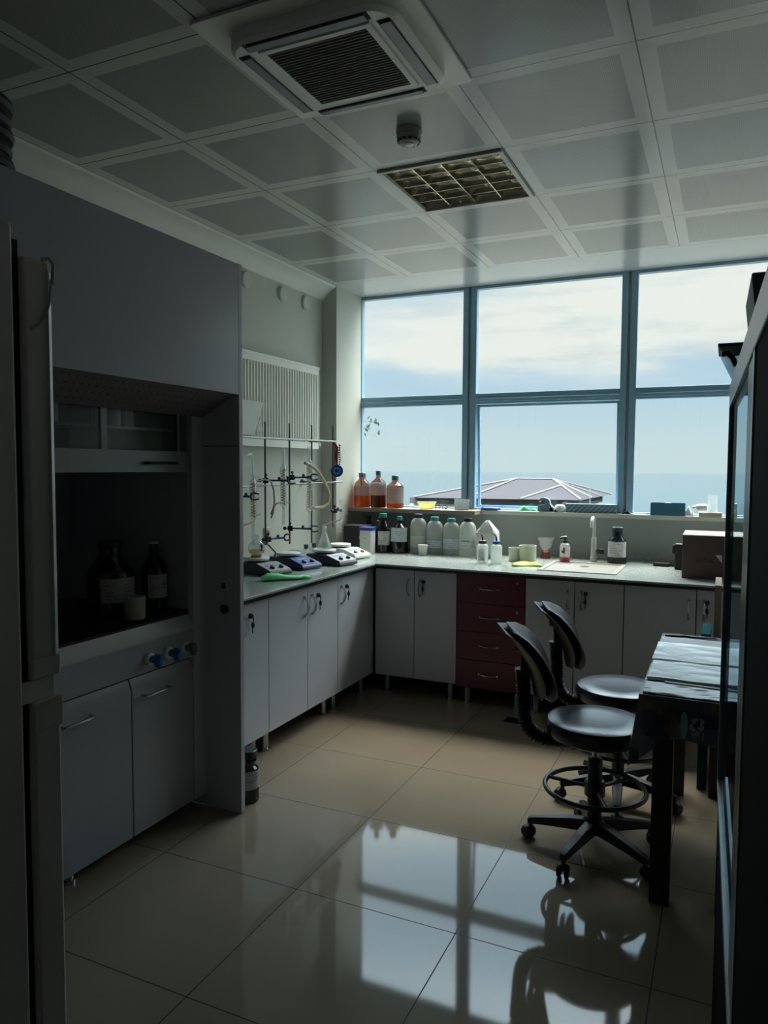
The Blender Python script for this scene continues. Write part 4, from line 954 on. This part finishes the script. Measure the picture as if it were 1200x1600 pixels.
# evil-eye charm on a red cord
ch = thing('charm', 'blue glass eye charm hanging on red cord from last upright', 'charm', (XL+.02, 4.815, 1.42))
ex, ey, ez = XL+.022, 4.822, 1.482
dn = Vector((.42, -.9, 0)).normalized()
def disc(b, r, off, th=.002):
    c = Vector((ex, ey, ez))+dn*off; b.tube([c, c+dn*th], r, 28); return b
bead = disc(MB(), .045, 0, .008).build('bead', mat('cobalt_glass', '#123f9e', .12), ch)
disc(MB(), .025, .008).build('ring', mat('pale_blue_glass', '#5f9fd0', .15), bead); disc(MB(), .017, .010).build('iris', mat('cobalt_glass', '#123f9e', .12), bead); disc(MB(), .007, .012).build('pupil', BLACK, bead)
MB().tube([(ex, ey, ez+.038), (ex-.004, ey+.003, ez+.10), (ex, ey, ez+.17), (XL, 4.80, ez+.215)], [.006, .012, .011, .010], 8).tube([(ex-.012, ey-.012, ez+.2), (ex-.012, ey-.012, ez), (ex-.012, ey-.012, ez-.08)], .0045, 8).build('cord', mat('red_cord', '#7a2634', .8, var=.3, vscale=120), ch)
bd_ = MB()
for k in range(9): bd_.ball((ex+.014+.002*math.sin(k), ey+.012, ez+.05+k*.017), .007, seg=10, rows=6)
bd_.build('beads', mat('dark_beads', '#3a1c24', .4), ch)
MB().tube([(ex+.008, ey+.01, ez+.20), (ex+.03, ey+.03, ez+.17), (ex+.05, ey+.05, ez+.12)], .0015, 5).tube([(ex+.008, ey+.01, ez+.20), (ex+.022, ey+.02, ez+.12), (ex+.024, ey+.022, ez+.06)], .0025, 5).build('tassel', mat('tassel_white', '#c9ccc8', .8), ch)
# white tapered holder hanging above the rod near the hood
wh = thing('plastic_holder', 'white tapered plastic holder on the rod beside fume hood', 'holder', (XL+.02, 3.70, 1.69))
MB().hexa([(XL-.02, 3.64, 1.70), (XL+.03, 3.64, 1.70), (XL+.03, 3.765, 1.70), (XL-.02, 3.765, 1.70), (XL-.05, 3.55, 1.90), (XL+.06, 3.55, 1.90), (XL+.06, 3.815, 1.90), (XL-.05, 3.815, 1.90)]).build('tray', mat('holder_white', '#d9dbd8', .4), wh, bevel=.002)
MB().hexa([(XL+.035, 3.77, 1.722), (XL+.038, 3.835, 1.722), (XL+.040, 3.835, 1.722), (XL+.037, 3.77, 1.722), (XL+.04, 3.80, 1.80), (XL+.04, 3.806, 1.80), (XL+.042, 3.806, 1.80), (XL+.042, 3.80, 1.80)]).build('tag', WHITEP, wh)
tag(MB().cyl((-2.72, 5.0, 1.455), (-2.72, 4.985, 1.455), .012, seg=14).build('wall_hook', BLACK), 'small black wall knob on the window column', 'hook')

# hotplates
def hotplate(label, x, y, rot, sidem, topm, panelm, knobm=BLACK, discm=WHITEP, sticker=False):
    o = thing('hotplate', label, 'hotplate stirrer', (x, y, ZT), 'magnetic hotplates on left worktop', rot)
    hw = .086
    prof = [(-.15, .004), (.15, .004), (.155, .016), (.148, .030), (.02, .066), (-.145, .066), (-.152, .058)]
    MB().prism([(a, b_) for a, b_ in prof], 'y', -hw, hw).build('housing', sidem, o, local=True, bevel=.004)
    a0, a1 = Vector((.145, 0, .0315)), Vector((.022, 0, .0662)); nrm_ = (a1-a0).cross(Vector((0, 1, 0))).normalized()
    if nrm_.z < 0: nrm_ = -nrm_
    mid = (a0+a1)/2; d = (a1-a0)/2
    pn = MB().obox(mid+nrm_*.0015, d*.97, (0, hw-.005, 0), nrm_*.0022).build('control_panel', panelm, o, local=True, bevel=.002)
    for yy in (-.035, .035):
        c = a0+(a1-a0)*.27+Vector((0, yy, 0)); MB().tube([c, c+nrm_*.016, c+nrm_*.018], [.0155, .014, .011], 16).build('knob', knobm, pn, local=True)
    c = a0+(a1-a0)*.68; MB().obox(c+nrm_*.004, d*.22, (0, .045, 0), nrm_*.001).build('display', mat('plate_display', '#7f93a8', .3), pn, local=True)
    if sticker: c = a0+(a1-a0)*.52+Vector((0, -.02, 0)); MB().obox(c+nrm_*.0048, d*.12, (0, .04, 0), nrm_*.0008).build('sticker', mat('pink_sticker', '#cf7d7d', .5), pn, local=True)
    MB().lathe((-.065, 0, 0), [(.05, .066), (.05, .076)], 24).build('plate_foot', BLACK, o, local=True)
    MB().lathe((-.065, 0, 0), [(.074, .076), (.077, .079), (.077, .090), (.073, .093)], 32).build('plate', discm, o, local=True)
    return o
LGP = mat('light_grey_plastic', '#a8abae', .35); NAVY = mat('navy_plastic', '#15224d', .35); DGP = mat('dark_grey_plastic', '#2c2f36', .4); BLUP = mat('panel_blue', '#3c5aa0', .35)
RT = -.25
hotplate('hotplate with round flask and pink sticker nearest fume hood', -2.50, 3.72, RT, DGP, LGP and mat('panel_silver', '#a9acb0', .35), mat('panel_silver', '#a9acb0', .35), sticker=True)
hotplate('navy blue hotplate between the two grey hotplates', -2.47, 4.03, RT, NAVY, NAVY, BLUP)
hotplate('grey hotplate with conical flask standing on it', -2.35, 4.29, RT, DGP, LGP, mat('panel_silver', '#a9acb0', .35))
hotplate('white hotplate furthest back by the blue-lidded tub', -2.43, 4.66, RT, WHITEP, WHITEP, WHITEP, GREYP)
def plate_at(x, y): return (x-.065*math.cos(RT), y-.065*math.sin(RT), ZT+.093)
# round flask with pale yellow liquid
px_, py_, pz_ = plate_at(-2.50, 3.72)
rf = thing('round_flask', 'round-bottom flask of pale yellow liquid on first hotplate', 'flask', (px_, py_, pz_))
R = .052; prof = [(R*math.sin(a), R-R*math.cos(a)) for a in [PI*k/16 for k in range(1, 14)]]
MB().lathe((px_, py_, pz_+.001), prof+[(.0125, R*2-.002), (.0125, R*2+.03)], 26).build('body', GL2, rf)
MB().lathe((px_, py_, pz_+.001), [(R*.95*math.sin(a), R-R*.95*math.cos(a)) for a in [PI*k/16 for k in range(1, 8)]], 24).build('liquid', glass('yellow_liquid', (.85, .72, .42), .3, .04, body=(.65, .50, .25), bodyf=.45), rf)
MB().torus((px_, py_, pz_+.004), .03, .004, 24, 6).build('support_ring', mat('cork_ring', '#8d7a55', .8), rf)
px_, py_, pz_ = plate_at(-2.35, 4.29)
ef = thing('conical_flask', 'clear conical flask with water on the grey hotplate', 'flask', (px_, py_, pz_))
MB().lathe((px_, py_, pz_+.0005), [(.046, 0), (.05, .004), (.049, .012), (.018, .10), (.0145, .112), (.0145, .148), (.017, .152)], 26, caps=False).build('body', GL2, ef)
MB().lathe((px_, py_, pz_+.0005), [(.044, .002), (.046, .012), (.036, .045)], 24).build('liquid', glass('water', (.86, .9, .88), .5, .06), ef)
# glass joint resting across the worktop rack
tag(MB().cyl((-2.41, 4.28, 1.1245), (-2.592, 4.878, 1.1245), .0055, seg=10).build('glass_rod', GL2), 'horizontal glass tube above the conical flask', 'glass tube')
tb_ = MB(); tb_.lathe((-2.60, 4.885, 0), [(.008, ZT+.15), (.008, ZT+.36), (.014, ZT+.375), (.014, ZT+.395)], 12, caps=False).ball((-2.60, 4.885, ZT+.235), .014, seg=12, rows=8)
tag(tb_.build('glass_dropper', GL2), 'upright glass burette tube beside the black box', 'glass tube')
for k, (yy, lab) in enumerate(((4.45, 'small vial with teal stopper left of pair behind conical flask'), (4.56, 'small vial with teal stopper right of pair behind conical flask'))):
    v = thing('vial', lab, 'vial', (-2.64, yy, ZT), 'vials behind the hotplates')
    MB().lathe((0, 0, 0), [(.018, 0), (.019, .003), (.019, .06), (.012, .07)], 16).build('body', GL2, v, local=True); MB().lathe((0, 0, 0), [(.013, .068), (.016, .074), (.016, .098), (.012, .10)], 14).build('stopper', mat('teal_stopper', '#2b4c5c', .5), v, local=True)
tag(MB().box(-2.70, -2.65, 4.30, 4.37, ZT, ZT+.07).build('wooden_block', mat('wood_block', '#7c6f63', .7), bevel=.003), 'small brown block against wall behind the navy hotplate', 'block')
tag(MB().tube([(-2.60, 3.92, 1.02), (-2.58, 3.97, .97), (-2.60, 3.99, .93), (-2.65, 3.97, .89), (-2.70, 3.98, ZT+.005)], .005, 8).build('power_cable', BLACKR), 'black cable hanging from clamp down to the worktop', 'cable')
tag(MB().tube([(-2.66, 4.06, ZT+.04), (-2.70, 4.05, ZT+.05), (-2.74, 4.10, ZT+.035), (-2.77, 4.2, ZT+.008), (-2.79, 4.4, ZT+.006)], .005, 8).build('power_cable', BLACKR), 'black cable running behind the navy hotplate along wall', 'cable')
for k, (yy, zz, lab) in enumerate(((3.80, 1.06, 'wall socket left of the first upright, low on the wall'), (4.24, 1.06, 'wall socket right of second upright, low on the wall'))):
    so_ = thing('wall_socket', lab, 'socket', (XW, yy, zz), 'sockets on the left wall')
    MB().box(XW, XW+.008, yy-.04, yy+.04, zz-.04, zz+.04).build('plate', mat('socket_plate', '#b8b4a4', .4), so_, bevel=.003); MB().tube([(XW+.008, yy, zz), (XW+.012, yy, zz)], [.024, .02], 16).build('insert', mat('socket_brown', '#6f6657', .5), so_)

# ------------------------------------------------------------------ fridge on the left
fg = thing('refrigerator', 'white two-door refrigerator seen from its side at left edge', 'refrigerator', (-1.12, .36, 0))
FRM = mat('fridge_white', '#dcd6d0', .45, var=.02, vscale=40); GASK = mat('fridge_gasket', '#1f1e20', .7)
MB().box(-1.40, -.80, .03, .652, .03, 1.808).build('body', FRM, fg, bevel=.006)
MB().box(-1.385, -.808, .652, .664, .06, 1.79).build('gasket', GASK, fg)
u = MB().box(-1.40, -.80, .664, .706, 1.236, 1.772).build('door', FRM, fg, bevel=.006)
MB().box(-1.398, -.7992, .664, .7095, 1.205+.03, 1.262).build('door_foot_trim', FRM, u, bevel=.003)
MB().prism([(-.82, .700), (-.7975, .700), (-.8035, .7095), (-.82, .7095)], 'z', 1.262, 1.760).build('door_edge', mat('fridge_edge_highlight', '#f0f0f0', .3), u)  # whiter slanted strip painted in for the lit edge of the door
d = MB().box(-1.40, -.80, .664, .710, .07, 1.206).build('door', FRM, fg, bevel=.006)
MB().box(-1.398, -.7992, .664, .713, 1.165, 1.2065).build('door_head_trim', FRM, d, bevel=.003)
MB().box(-1.38, -.803, .645, .70, 1.2068, 1.2348).build('handle_ledge', mat('ledge_pale', '#f3f1ea', .5), fg)
MB().tube([(-.801, .694, 1.773), (-.799, .704, 1.776), (-.799, .710, 1.770), (-.799, .708, 1.745)], .0025, 8).tube([(-.7985, .705, 1.75), (-.798, .7025, 1.72), (-.7985, .695, 1.70), (-.799, .684, 1.688), (-.799, .674, 1.682)], .0014, 6).build('loose_film', mat('film_pale', '#b5b3b0', .4), u)
for px2, py2 in ((-1.36, .08), (-.84, .08), (-1.36, .6), (-.84, .6)): MB().cyl((px2, py2, 0), (px2, py2, .032), .018, seg=12).build('foot', BLACK, fg)

# ------------------------------------------------------------------ tall glass-fronted cabinet at right
gc_ = thing('display_cabinet', 'tall dark metal cabinet with glass front along right edge', 'cabinet', (.25, 1.35, 0))
CM = mat('cabinet_dark_metal', '#12171f', .85, spec=.08); CMA = mat('cabinet_aluminium', '#8c9396', .35, .7); CMB = mat('cabinet_bluegrey', '#4c626c', .35, .4)
a_, b_ = .055, -.026                     # front plane x = a + b*y
def FXp(y_, off=0.0): return a_+b_*y_+off
yA, yB = .45, 2.08; zL, zT = .715, 1.723; XBK = .48
def fbar(bb_, y0_, y1_, z0, z1, o0=0.0, o1=.02):
    return bb_.hexa([(FXp(y0_, o0), y0_, z0), (FXp(y0_, o1), y0_, z0), (FXp(y1_, o1), y1_, z0), (FXp(y1_, o0), y1_, z0), (FXp(y0_, o0), y0_, z1), (FXp(y0_, o1), y0_, z1), (FXp(y1_, o1), y1_, z1), (FXp(y1_, o0), y1_, z1)])
bs = MB(); bs.hexa([(FXp(yA, .006), yA, 0), (XBK, yA, 0), (XBK, yB, 0), (FXp(yB, .006), yB, 0), (FXp(yA, .006), yA, zL-.03), (XBK, yA, zL-.03), (XBK, yB, zL-.03), (FXp(yB, .006), yB, zL-.03)])
bs.build('base', CM, gc_, bevel=.003)
t_ = fbar(MB(), yA, yB, zL-.03, zL, 0.0, .012).build('lower_rail', CMA, gc_, bevel=.001)
fbar(MB(), yA, yB, zL-.03, zL+.001, .018, .026).build('lower_track', CMA, gc_, bevel=.001)
MB().box(.06, XBK, yA, yB, zL-.029, zL-.01).build('shelf_floor', CM, gc_)
fbar(MB(), yA, yB, zT-.055, zT, 0.0, .022).build('upper_rail', CMB, gc_, bevel=.002)
MB().hexa([(FXp(yA, .004), yA, zT), (XBK, yA, zT), (XBK, yB, zT), (FXp(yB, .004), yB, zT), (FXp(yA, .004), yA, zT+.01), (XBK, yA, zT+.01), (XBK, yB, zT+.01), (FXp(yB, .004), yB, zT+.01)]).build('top', CM, gc_)
fbar(MB(), yB-.02, yB, zL, zT-.055, 0.0, .019).build('corner_post', mat('post_bluegrey', '#7895a6', .4, .2), gc_, bevel=.001)
MB().box(XBK-.02, XBK, yB-.02, yB, zL-.02, zT).build('corner_post', CM, gc_)
MB().box(XBK-.02, XBK, yA, yA+.02, zL-.02, zT).build('corner_post', CM, gc_)
MB().box(XBK-.008, XBK-.002, yA+.02, yB-.02, zL-.02, zT).build('back_panel', CM, gc_)
MB().box(FXp(yB, .019), XBK-.02, yB-.012, yB-.008, zL-.01, zT-.003).build('end_glass', glass('cabinet_glass', (.80, .86, .88), .1, .02), gc_)
fbar(MB(), 1.26, yB-.02, zL, zT-.055, .006, .009).build('front_glass', glass('cabinet_glass', (.80, .86, .88), .1, .02), gc_)
fbar(MB(), 1.12, 1.26, zL, zT-.055, .0035, .014).build('stile', BLACK, gc_, bevel=.001)
fbar(MB(), 1.085, 1.12, zL, zT-.055, .0015, .014).build('stile', CMB, gc_, bevel=.001)
fbar(MB(), yA, 1.085, zL, zT-.055, .004, .012).build('front_panel', CM, gc_)
MB().box(FXp(yA, .004), XBK, yA-.012, yA, 0, zT).build('end_panel', CM, gc_)
# things on the cabinet
tag(MB().box(.05, .30, .86, 1.17, zT+.01, zT+.062).build('storage_box', mat('dark_box', '#2a3540', .6), bevel=.003), 'dark flat box on top of the tall cabinet, nearest', 'box', 'boxes on the tall cabinet')
tag(MB().hexa([(.035, 1.30, zT+.01), (.25, 1.30, zT+.01), (.25, 1.50, zT+.01), (.03, 1.50, zT+.01), (.025, 1.27, zT+.085), (.25, 1.27, zT+.085), (.25, 1.52, zT+.085), (.022, 1.52, zT+.085)]).build('storage_box', mat('slate_box', '#5f7078', .6), bevel=.003), 'slate grey tapered box on tall cabinet behind the dark box', 'box', 'boxes on the tall cabinet')
tr = thing('plastic_tray', 'clear wedge-shaped plastic tray jutting from far end of cabinet top', 'tray', (.02, 2.0, zT+.01))
MB().hexa([(.004, 1.94, zT+.011), (.06, 1.94, zT+.011), (.06, 2.06, zT+.011), (.004, 2.06, zT+.011), (-.024, 1.92, zT+.072), (.07, 1.92, zT+.072), (.07, 2.08, zT+.072), (-.024, 2.08, zT+.072)]).build('tray', glass('smoke_tray', (.62, .70, .74), .4, .08, .1, (.3, .36, .4), .25), tr)
MB().box(-.027, .072, 1.917, 2.083, zT+.072, zT+.080).build('rim', mat('tray_rim', '#39444c', .45), tr)
hk = MB().tube([(.012, 1.80, zT+.012), (.004, 1.80, zT+.03), (-.006, 1.80, zT+.042), (-.014, 1.80, zT+.04), (-.014, 1.80, zT+.033)], [.006, .006, .007, .006, .004], 8)
tag(hk.build('hook', BLACK), 'small black hooked clip on the cabinet top beside tray', 'clip')

# ------------------------------------------------------------------ table with cloth and papers
tbl = thing('table', 'narrow wooden table under dark printed cloth beside the stools', 'table', (-.06, 3.17, 0))
TX0, TX1, TY0, TY1, TZ = -.245, .13, 2.66, 3.70, .735
MB().box(TX0, TX1, TY0, TY1, TZ-.03, TZ).build('tabletop', mat('table_wood', '#3a2f2a', .6), tbl)
LEGM = mat('table_leg', '#241d1b', .55)
for x_, y_ in ((-.17, 2.70), (-.17, 3.655), (.0, 3.69), (.04, 2.72)): MB().box(x_-.033, x_+.033, y_-.033, y_+.033, 0, TZ-.03).build('leg', LEGM, tbl, bevel=.002)
# the cloth: top sheet with hanging front and left sides and a drooping corner
def cloth_mat():
    m = mat('printed_navy_cloth', '#10151f', .25); t = NT(m.node_tree); b = t.n['Principled BSDF']
    g = t.n.new('ShaderNodeNewGeometry'); x, y, z = t.sep(g.outputs['Position'])
    # patchwork of rectangles, brown and grey on navy, only near the hanging side
    br = t.n.new('ShaderNodeTexBrick'); br.inputs['Scale'].default_value = 5.0; br.inputs['Mortar Size'].default_value = .0
    t.l.new(t.comb(t.math('ADD', x, t.math('MULTIPLY', y, .15)), z, 0.0), br.inputs['Vector'])
    t.put(br.inputs['Color1'], lin('#171c26')); t.put(br.inputs['Color2'], lin('#6a6d76'))
    n = t.step(t.noise(t.comb(x, y, z), 9, 2), .52, .60)
    t.put(b.inputs['Base Color'], t.mix(t.math('MULTIPLY', n, .6), br.outputs[0], lin('#8f6f5c')))
    bn = t.n.new('ShaderNodeBump'); bn.inputs['Strength'].default_value = .55; bn.inputs['Distance'].default_value = .006
    t.l.new(t.noise(t.comb(t.math('MULTIPLY', x, 6.0), t.math('MULTIPLY', y, 26.0), t.math('MULTIPLY', z, 12.0)), 1.0, 3), bn.inputs['Height']); t.l.new(bn.outputs[0], b.inputs['Normal'])
    return m
CL = cloth_mat()
cm_ = MB(); dz = TZ+.003
def Ptop(u, v): return (TX0-.006+(TX1-TX0+.012)*u, TY0-.006+(TY1-TY0+.012)*v, dz)
cm_.sheet(Ptop, 12, 24)
def fr(u, v):                                 # front hanging side (faces the viewer)
    x_ = TX0-.006+(TX1-TX0+.012)*u; dr_ = .145+.02*math.sin(9*u+1)*.5; 
    k = max(0, 1-u*5); dr_ += .10*k
    return (x_-.03*k*v, TY0-.006-.012*v-.010*v*math.sin(16*u), dz-dr_*v)
cm_.sheet(fr, 26, 8)
def lf_(u, v):
    y_ = TY0-.006+(TY1-TY0+.012)*u; k = max(0, 1-u*6); dr_ = .15+.02*math.sin(7*u)+.10*k
    return (TX0-.006-.028*v-.008*v*math.sin(22*u+.4)-.03*k*v*0, y_-.012*k*v, dz-dr_*v)
cm_.sheet(lf_, 30, 8)
def bk_(u, v): return (TX0-.006+(TX1-TX0+.012)*u, TY1+.006+.01*v, dz-.15*v)
cm_.sheet(bk_, 10, 4)
def rt_(u, v): return (TX1+.006+.012*v, TY0-.006+(TY1-TY0+.012)*u, dz-.15*v)
cm_.sheet(rt_, 16, 4)
cm_.mi = 1                                     # printed motifs on the hanging side: a plate and a spotted blot
def motif(cx_, cz_, rx, rz, off, n=24):
    vs_ = [cm_.v((cx_+rx*math.cos(2*PI*i/n), TY0-.024-off, cz_+rz*math.sin(2*PI*i/n))) for i in range(n)]; cm_.face(vs_)
motif(-.104, .655, .012, .047, 0)
for (u_, w_, r_) in ((-.068, .672, .014), (-.052, .676, .010), (-.075, .652, .013), (-.056, .655, .014), (-.066, .634, .010)): motif(u_, w_, r_, r_, 0)
for (p, q) in (((-.082, .634), (-.062, .606)), ((-.062, .606), (-.046, .610)), ((-.046, .610), (-.044, .640))):
    d_ = Vector((q[0]-p[0], 0, q[1]-p[1])).normalized(); nn = Vector((-d_.z, 0, d_.x))*.0025
    p_, q_ = Vector((p[0], TY0-.0245, p[1])), Vector((q[0], TY0-.0245, q[1])); cm_.face([cm_.v(p_-nn), cm_.v(q_-nn), cm_.v(q_+nn), cm_.v(p_+nn)])
cm_.mi = 0
for (u_, w_) in ((-.066, .672), (-.058, .660), (-.074, .655), (-.060, .646), (-.069, .640)): motif(u_, w_, .0035, .0035, .0008, 12)
tc_ = cm_.build('tablecloth', [CL, mat('cloth_print_grey', '#98a0aa', .8)], angle=50)
tag(tc_, 'dark navy printed tablecloth hanging over the narrow table', 'tablecloth')
# papers
PAP = mat('office_paper', '#eef2f2', .32, var=.03, vscale=15, ior=1.6, bump=.6)
zz = dz+.001
def pad(label, y0_, y1_, th, x0_=-.238, m_=PAP, curl=0.0, skew=0.0, x1_=.11, wr=.0004):
    b = MB()
    def P(u, v):
        w_ = .0022*math.sin(9*u+5*v)+.0015*math.sin(17*v+3*u)+wr*(math.sin(34*v+6*math.sin(5*u))+.6*math.sin(55*v-7*u))
        return (x0_+(x1_-x0_)*u, y0_+(y1_-y0_)*v+skew*u, zz+th+max(0, w_)+curl*max(0, v-.75)**2*4)
    b.sheet(P, 20, 30, th)
    return tag(b.build('paper_pad', m_, angle=60), label, 'paper', 'papers on the table')
pad('thin wrinkled white sheets nearest the front edge of table', 2.668, 2.815, .004, -.240, wr=.0016)
pad('white pad of paper behind the wrinkled front sheets', 2.845, 3.10, .012, -.242, curl=.006)
pad('white curled pad of paper in the middle of table', 3.115, 3.41, .016, -.248, curl=.02)
pad('greyish flat folder of papers behind the curled pad', 3.43, 3.585, .008, -.245, mat('grey_paper', '#a3abb0', .6))
tag(MB().hexa([(-.18, 2.812, zz), (.09, 2.795, zz), (.09, 2.812, zz), (-.18, 2.829, zz), (-.18, 2.812, zz+.008), (.09, 2.795, zz+.008), (.09, 2.812, zz+.008), (-.18, 2.829, zz+.008)]).build('ruler', mat('dark_ruler', '#262a3a', .4)), 'dark ruler lying between the front sheets and pad', 'ruler')
tg = thing('tongs', 'dark metal scissors lying at far end of the table', 'scissors', (-.14, 3.64, zz))
MB().tube([(-.235, 3.62, zz+.006), (-.17, 3.63, zz+.006), (-.12, 3.645, zz+.006)], .006, 8).tube([(-.23, 3.645, zz+.006), (-.17, 3.635, zz+.008), (-.12, 3.632, zz+.006)], .006, 8).build('handles', BLACK, tg)
MB().tube([(-.12, 3.645, zz+.006), (-.02, 3.655, zz+.006)], [.005, .002], 8).tube([(-.12, 3.632, zz+.006), (-.02, 3.640, zz+.006)], [.005, .002], 8).build('blades', DARKM, tg)
# leaning cardboard board and teal folder behind the table
cbd = MB().hexa([(-.034, 3.80, .0), (.0, 3.80, .0), (.0, 4.10, .0), (-.034, 4.10, .0), (-.034, 3.80, .965), (-.004, 3.80, .965), (-.004, 4.10, .965), (-.034, 4.10, .965)])
tag(cbd.build('flattened_carton', mat('tan_card', '#8d7866', .75, var=.1, vscale=12), bevel=.002), 'tan cardboard panel standing on edge behind the table', 'cardboard')
tag(MB().box(-.085, -.045, 3.74, 4.0, .0, .742).build('folder', mat('teal_folder', '#1b4c56', .95, spec=.05)), 'teal folder standing on edge behind the table', 'folder')

# ------------------------------------------------------------------ two lab stools
def make_stool(label):
    s = thing('lab_stool', label, 'stool', (0, 0, 0), 'lab stools by the table')
    SEAT = mat('black_vinyl', '#2b2530', .28, spec=.6, bump=.04, vscale=90)
    MB().lathe((0, 0, 0), [(.05, .448), (.15, .452), (.185, .468), (.197, .492), (.196, .512), (.186, .528), (.165, .535), (.10, .532), (.03, .529)], 44).build('seat', SEAT, s, local=True)
    MB().box(-.10, .10, -.07, .07, .428, .449).build('seat_plate', BLACK, s, local=True, bevel=.004)
    MB().lathe((0, 0, 0), [(.013, .30), (.013, .43)], 16).build('piston', CHROME, s, local=True)
    MB().lathe((0, 0, 0), [(.028, .13), (.028, .37), (.024, .376), (.017, .378)], 20).build('column', BLACK, s, local=True)
    MB().tube([(.05, .02, .425), (.12, .10, .425), (.17, .15, .42)], .006, 8).ball((.175, .155, .42), .014, seg=12, rows=8).build('lever', BLACK, s, local=True)
    rg = MB(); rg.torus((0, 0, .255), .192, .0095, 48, 10)
    ring = rg.build('foot_ring', mat('ring_metal', '#3c3e42', .3, .7), s, local=True)
    sp_ = MB(); sp_.lathe((0, 0, 0), [(.038, .225), (.04, .23), (.04, .28), (.034, .285)], 20)
    for k in range(3):
        a = 2*PI*k/3+.6; sp_.tube([(.035*math.cos(a), .035*math.sin(a), .255), (.19*math.cos(a), .19*math.sin(a), .255)], .008, 8)
    sp_.build('spokes', BLACK, ring, local=True)
    MB().lathe((0, 0, 0), [(.036, .075), (.044, .085), (.044, .125), (.034, .138)], 20).build('hub', BLACK, s, local=True)
    for k in range(5):
        a = PI-.27+2*PI*k/5; c, s_ = math.cos(a), math.sin(a)
        arm = MB(); secs = []
        for r, z0, z1, hw in ((.03, .080, .128, .024), (.10, .078, .120, .023), (.19, .072, .104, .019), (.245, .066, .092, .016), (.262, .062, .086, .013)):
            secs.append([arm.v((r*c-q*s_, r*s_+q*c, z_)) for q, z_ in ((-hw, z0), (hw, z0), (hw*.8, z1), (-hw*.8, z1))])
        arm.skin(secs); leg_ = arm.build('base_arm', BLACK, s, local=True, bevel=.003)
        cs = MB(); cs.cyl((.25*c, .25*s_, .05), (.25*c, .25*s_, .078), .008, seg=10)
        a2 = a+.9*(k % 3)-.6; cx_, cy_ = .25*c+.012*math.cos(a2), .25*s_+.012*math.sin(a2); n_ = Vector((-math.sin(a2), math.cos(a2), 0))
        for q in (-1, 1):
            p = Vector((cx_, cy_, .026))+n_*(q*.008); cs.tube([p, p+n_*(q*.006), p+n_*(q*.014)], [.026, .026, .021], 20)
        cs.ball((cx_, cy_, .040), .016, .016, .014, 12, 8)
        cs.build('caster', BLACKR, leg_, local=True)
    # bellows-covered J bar at the back (-x)
    path = [(-.10, 0, .438), (-.15, 0, .440), (-.20, 0, .444), (-.235, 0, .458), (-.262, 0, .485), (-.274, 0, .52), (-.280, 0, .58), (-.284, 0, .65), (-.288, 0, .72)]
    fine = []
    for i in range(len(path)-1):
        p, q = Vector(path[i]), Vector(path[i+1]); n_ = max(2, int((q-p).length/.0055)*1)
        for j in range(n_): fine.append(p+(q-p)*(j/n_))
    fine.append(Vector(path[-1]))
    rs = [.024 if i % 2 else .0305 for i in range(len(fine))]
    MB().tube(fine, rs, 14).build('bellows', BLACKR, s, local=True, angle=15)
    # back pad, tilted, with outer shell
    def padshell(b, x_off, th, sc, tilt=-.31):
        secs = []
        n = 14
        for i in range(n+1):
            u = i/n; z_ = (u-.5)*.30*sc; hw = .165*sc*(max(0.0, 1-abs(2*u-1)**3.2))**.5+.012; t_ = th*(max(0.0, 1-abs(2*u-1)**4))**.5+.004
            bow_ = -.040*(u-.35)**2*4-.012*(u > .9)
            cz_, cx_ = .752+z_, -.238+x_off+bow_+tilt*z_
            ring = []
            for j in range(20):
                a = 2*PI*j/20; y_ = hw*math.cos(a); xx = cx_+t_*math.sin(a)-.05*(y_/.165)**2*-0.6
                ring.append(b.v((xx, y_, cz_)))
            secs.append(ring)
        b.skin(secs); return b
    padshell(MB(), 0.014, .022, 1.0).build('back_pad', mat('black_back_pad', '#0c0c10', .42), s, local=True, angle=60)
    padshell(MB(), -.022, .012, .97).build('back_shell', BLACK, s, local=True, angle=60)
    MB().obox((-.283, 0, .745), (.014, 0, 0), (0, .03, 0), (0, 0, .055)).build('bracket', BLACK, s, local=True, bevel=.006)
    MB().tube([(-.29, 0, .80), (-.302, 0, .80), (-.318, 0, .80)], [.010, .014, .012], 14).build('knob', mat('knob_grey', '#5a5a60', .4), s, local=True)
    return s
st = make_stool('black lab stool with backrest nearest the viewer by table')
st.location = (-.435, 2.95, 0); WLOC[st.name] = Vector(st.location); st.rotation_euler = (0, 0, .30)
st2 = copy_tree(st, None, (-.410, 3.46, 0), .25, 'black lab stool with backrest further back towards the cabinets')
for q in st2.children:
    if q.name.startswith('base_arm'): q.rotation_euler = (0, 0, .45)

# floor drain
dg = thing('floor_drain', 'small dark square drain grate in floor before red drawers', 'drain', (-1.11, 4.30, 0))
MB().box(-1.165, -1.055, 4.255, 4.345, 0, .003).build('frame', DARKM, dg)
g_ = MB()
for k in range(6): g_.box(-1.155, -1.065, 4.263+k*.0135, 4.270+k*.0135, .003, .005)
g_.build('grate', BLACK, dg)
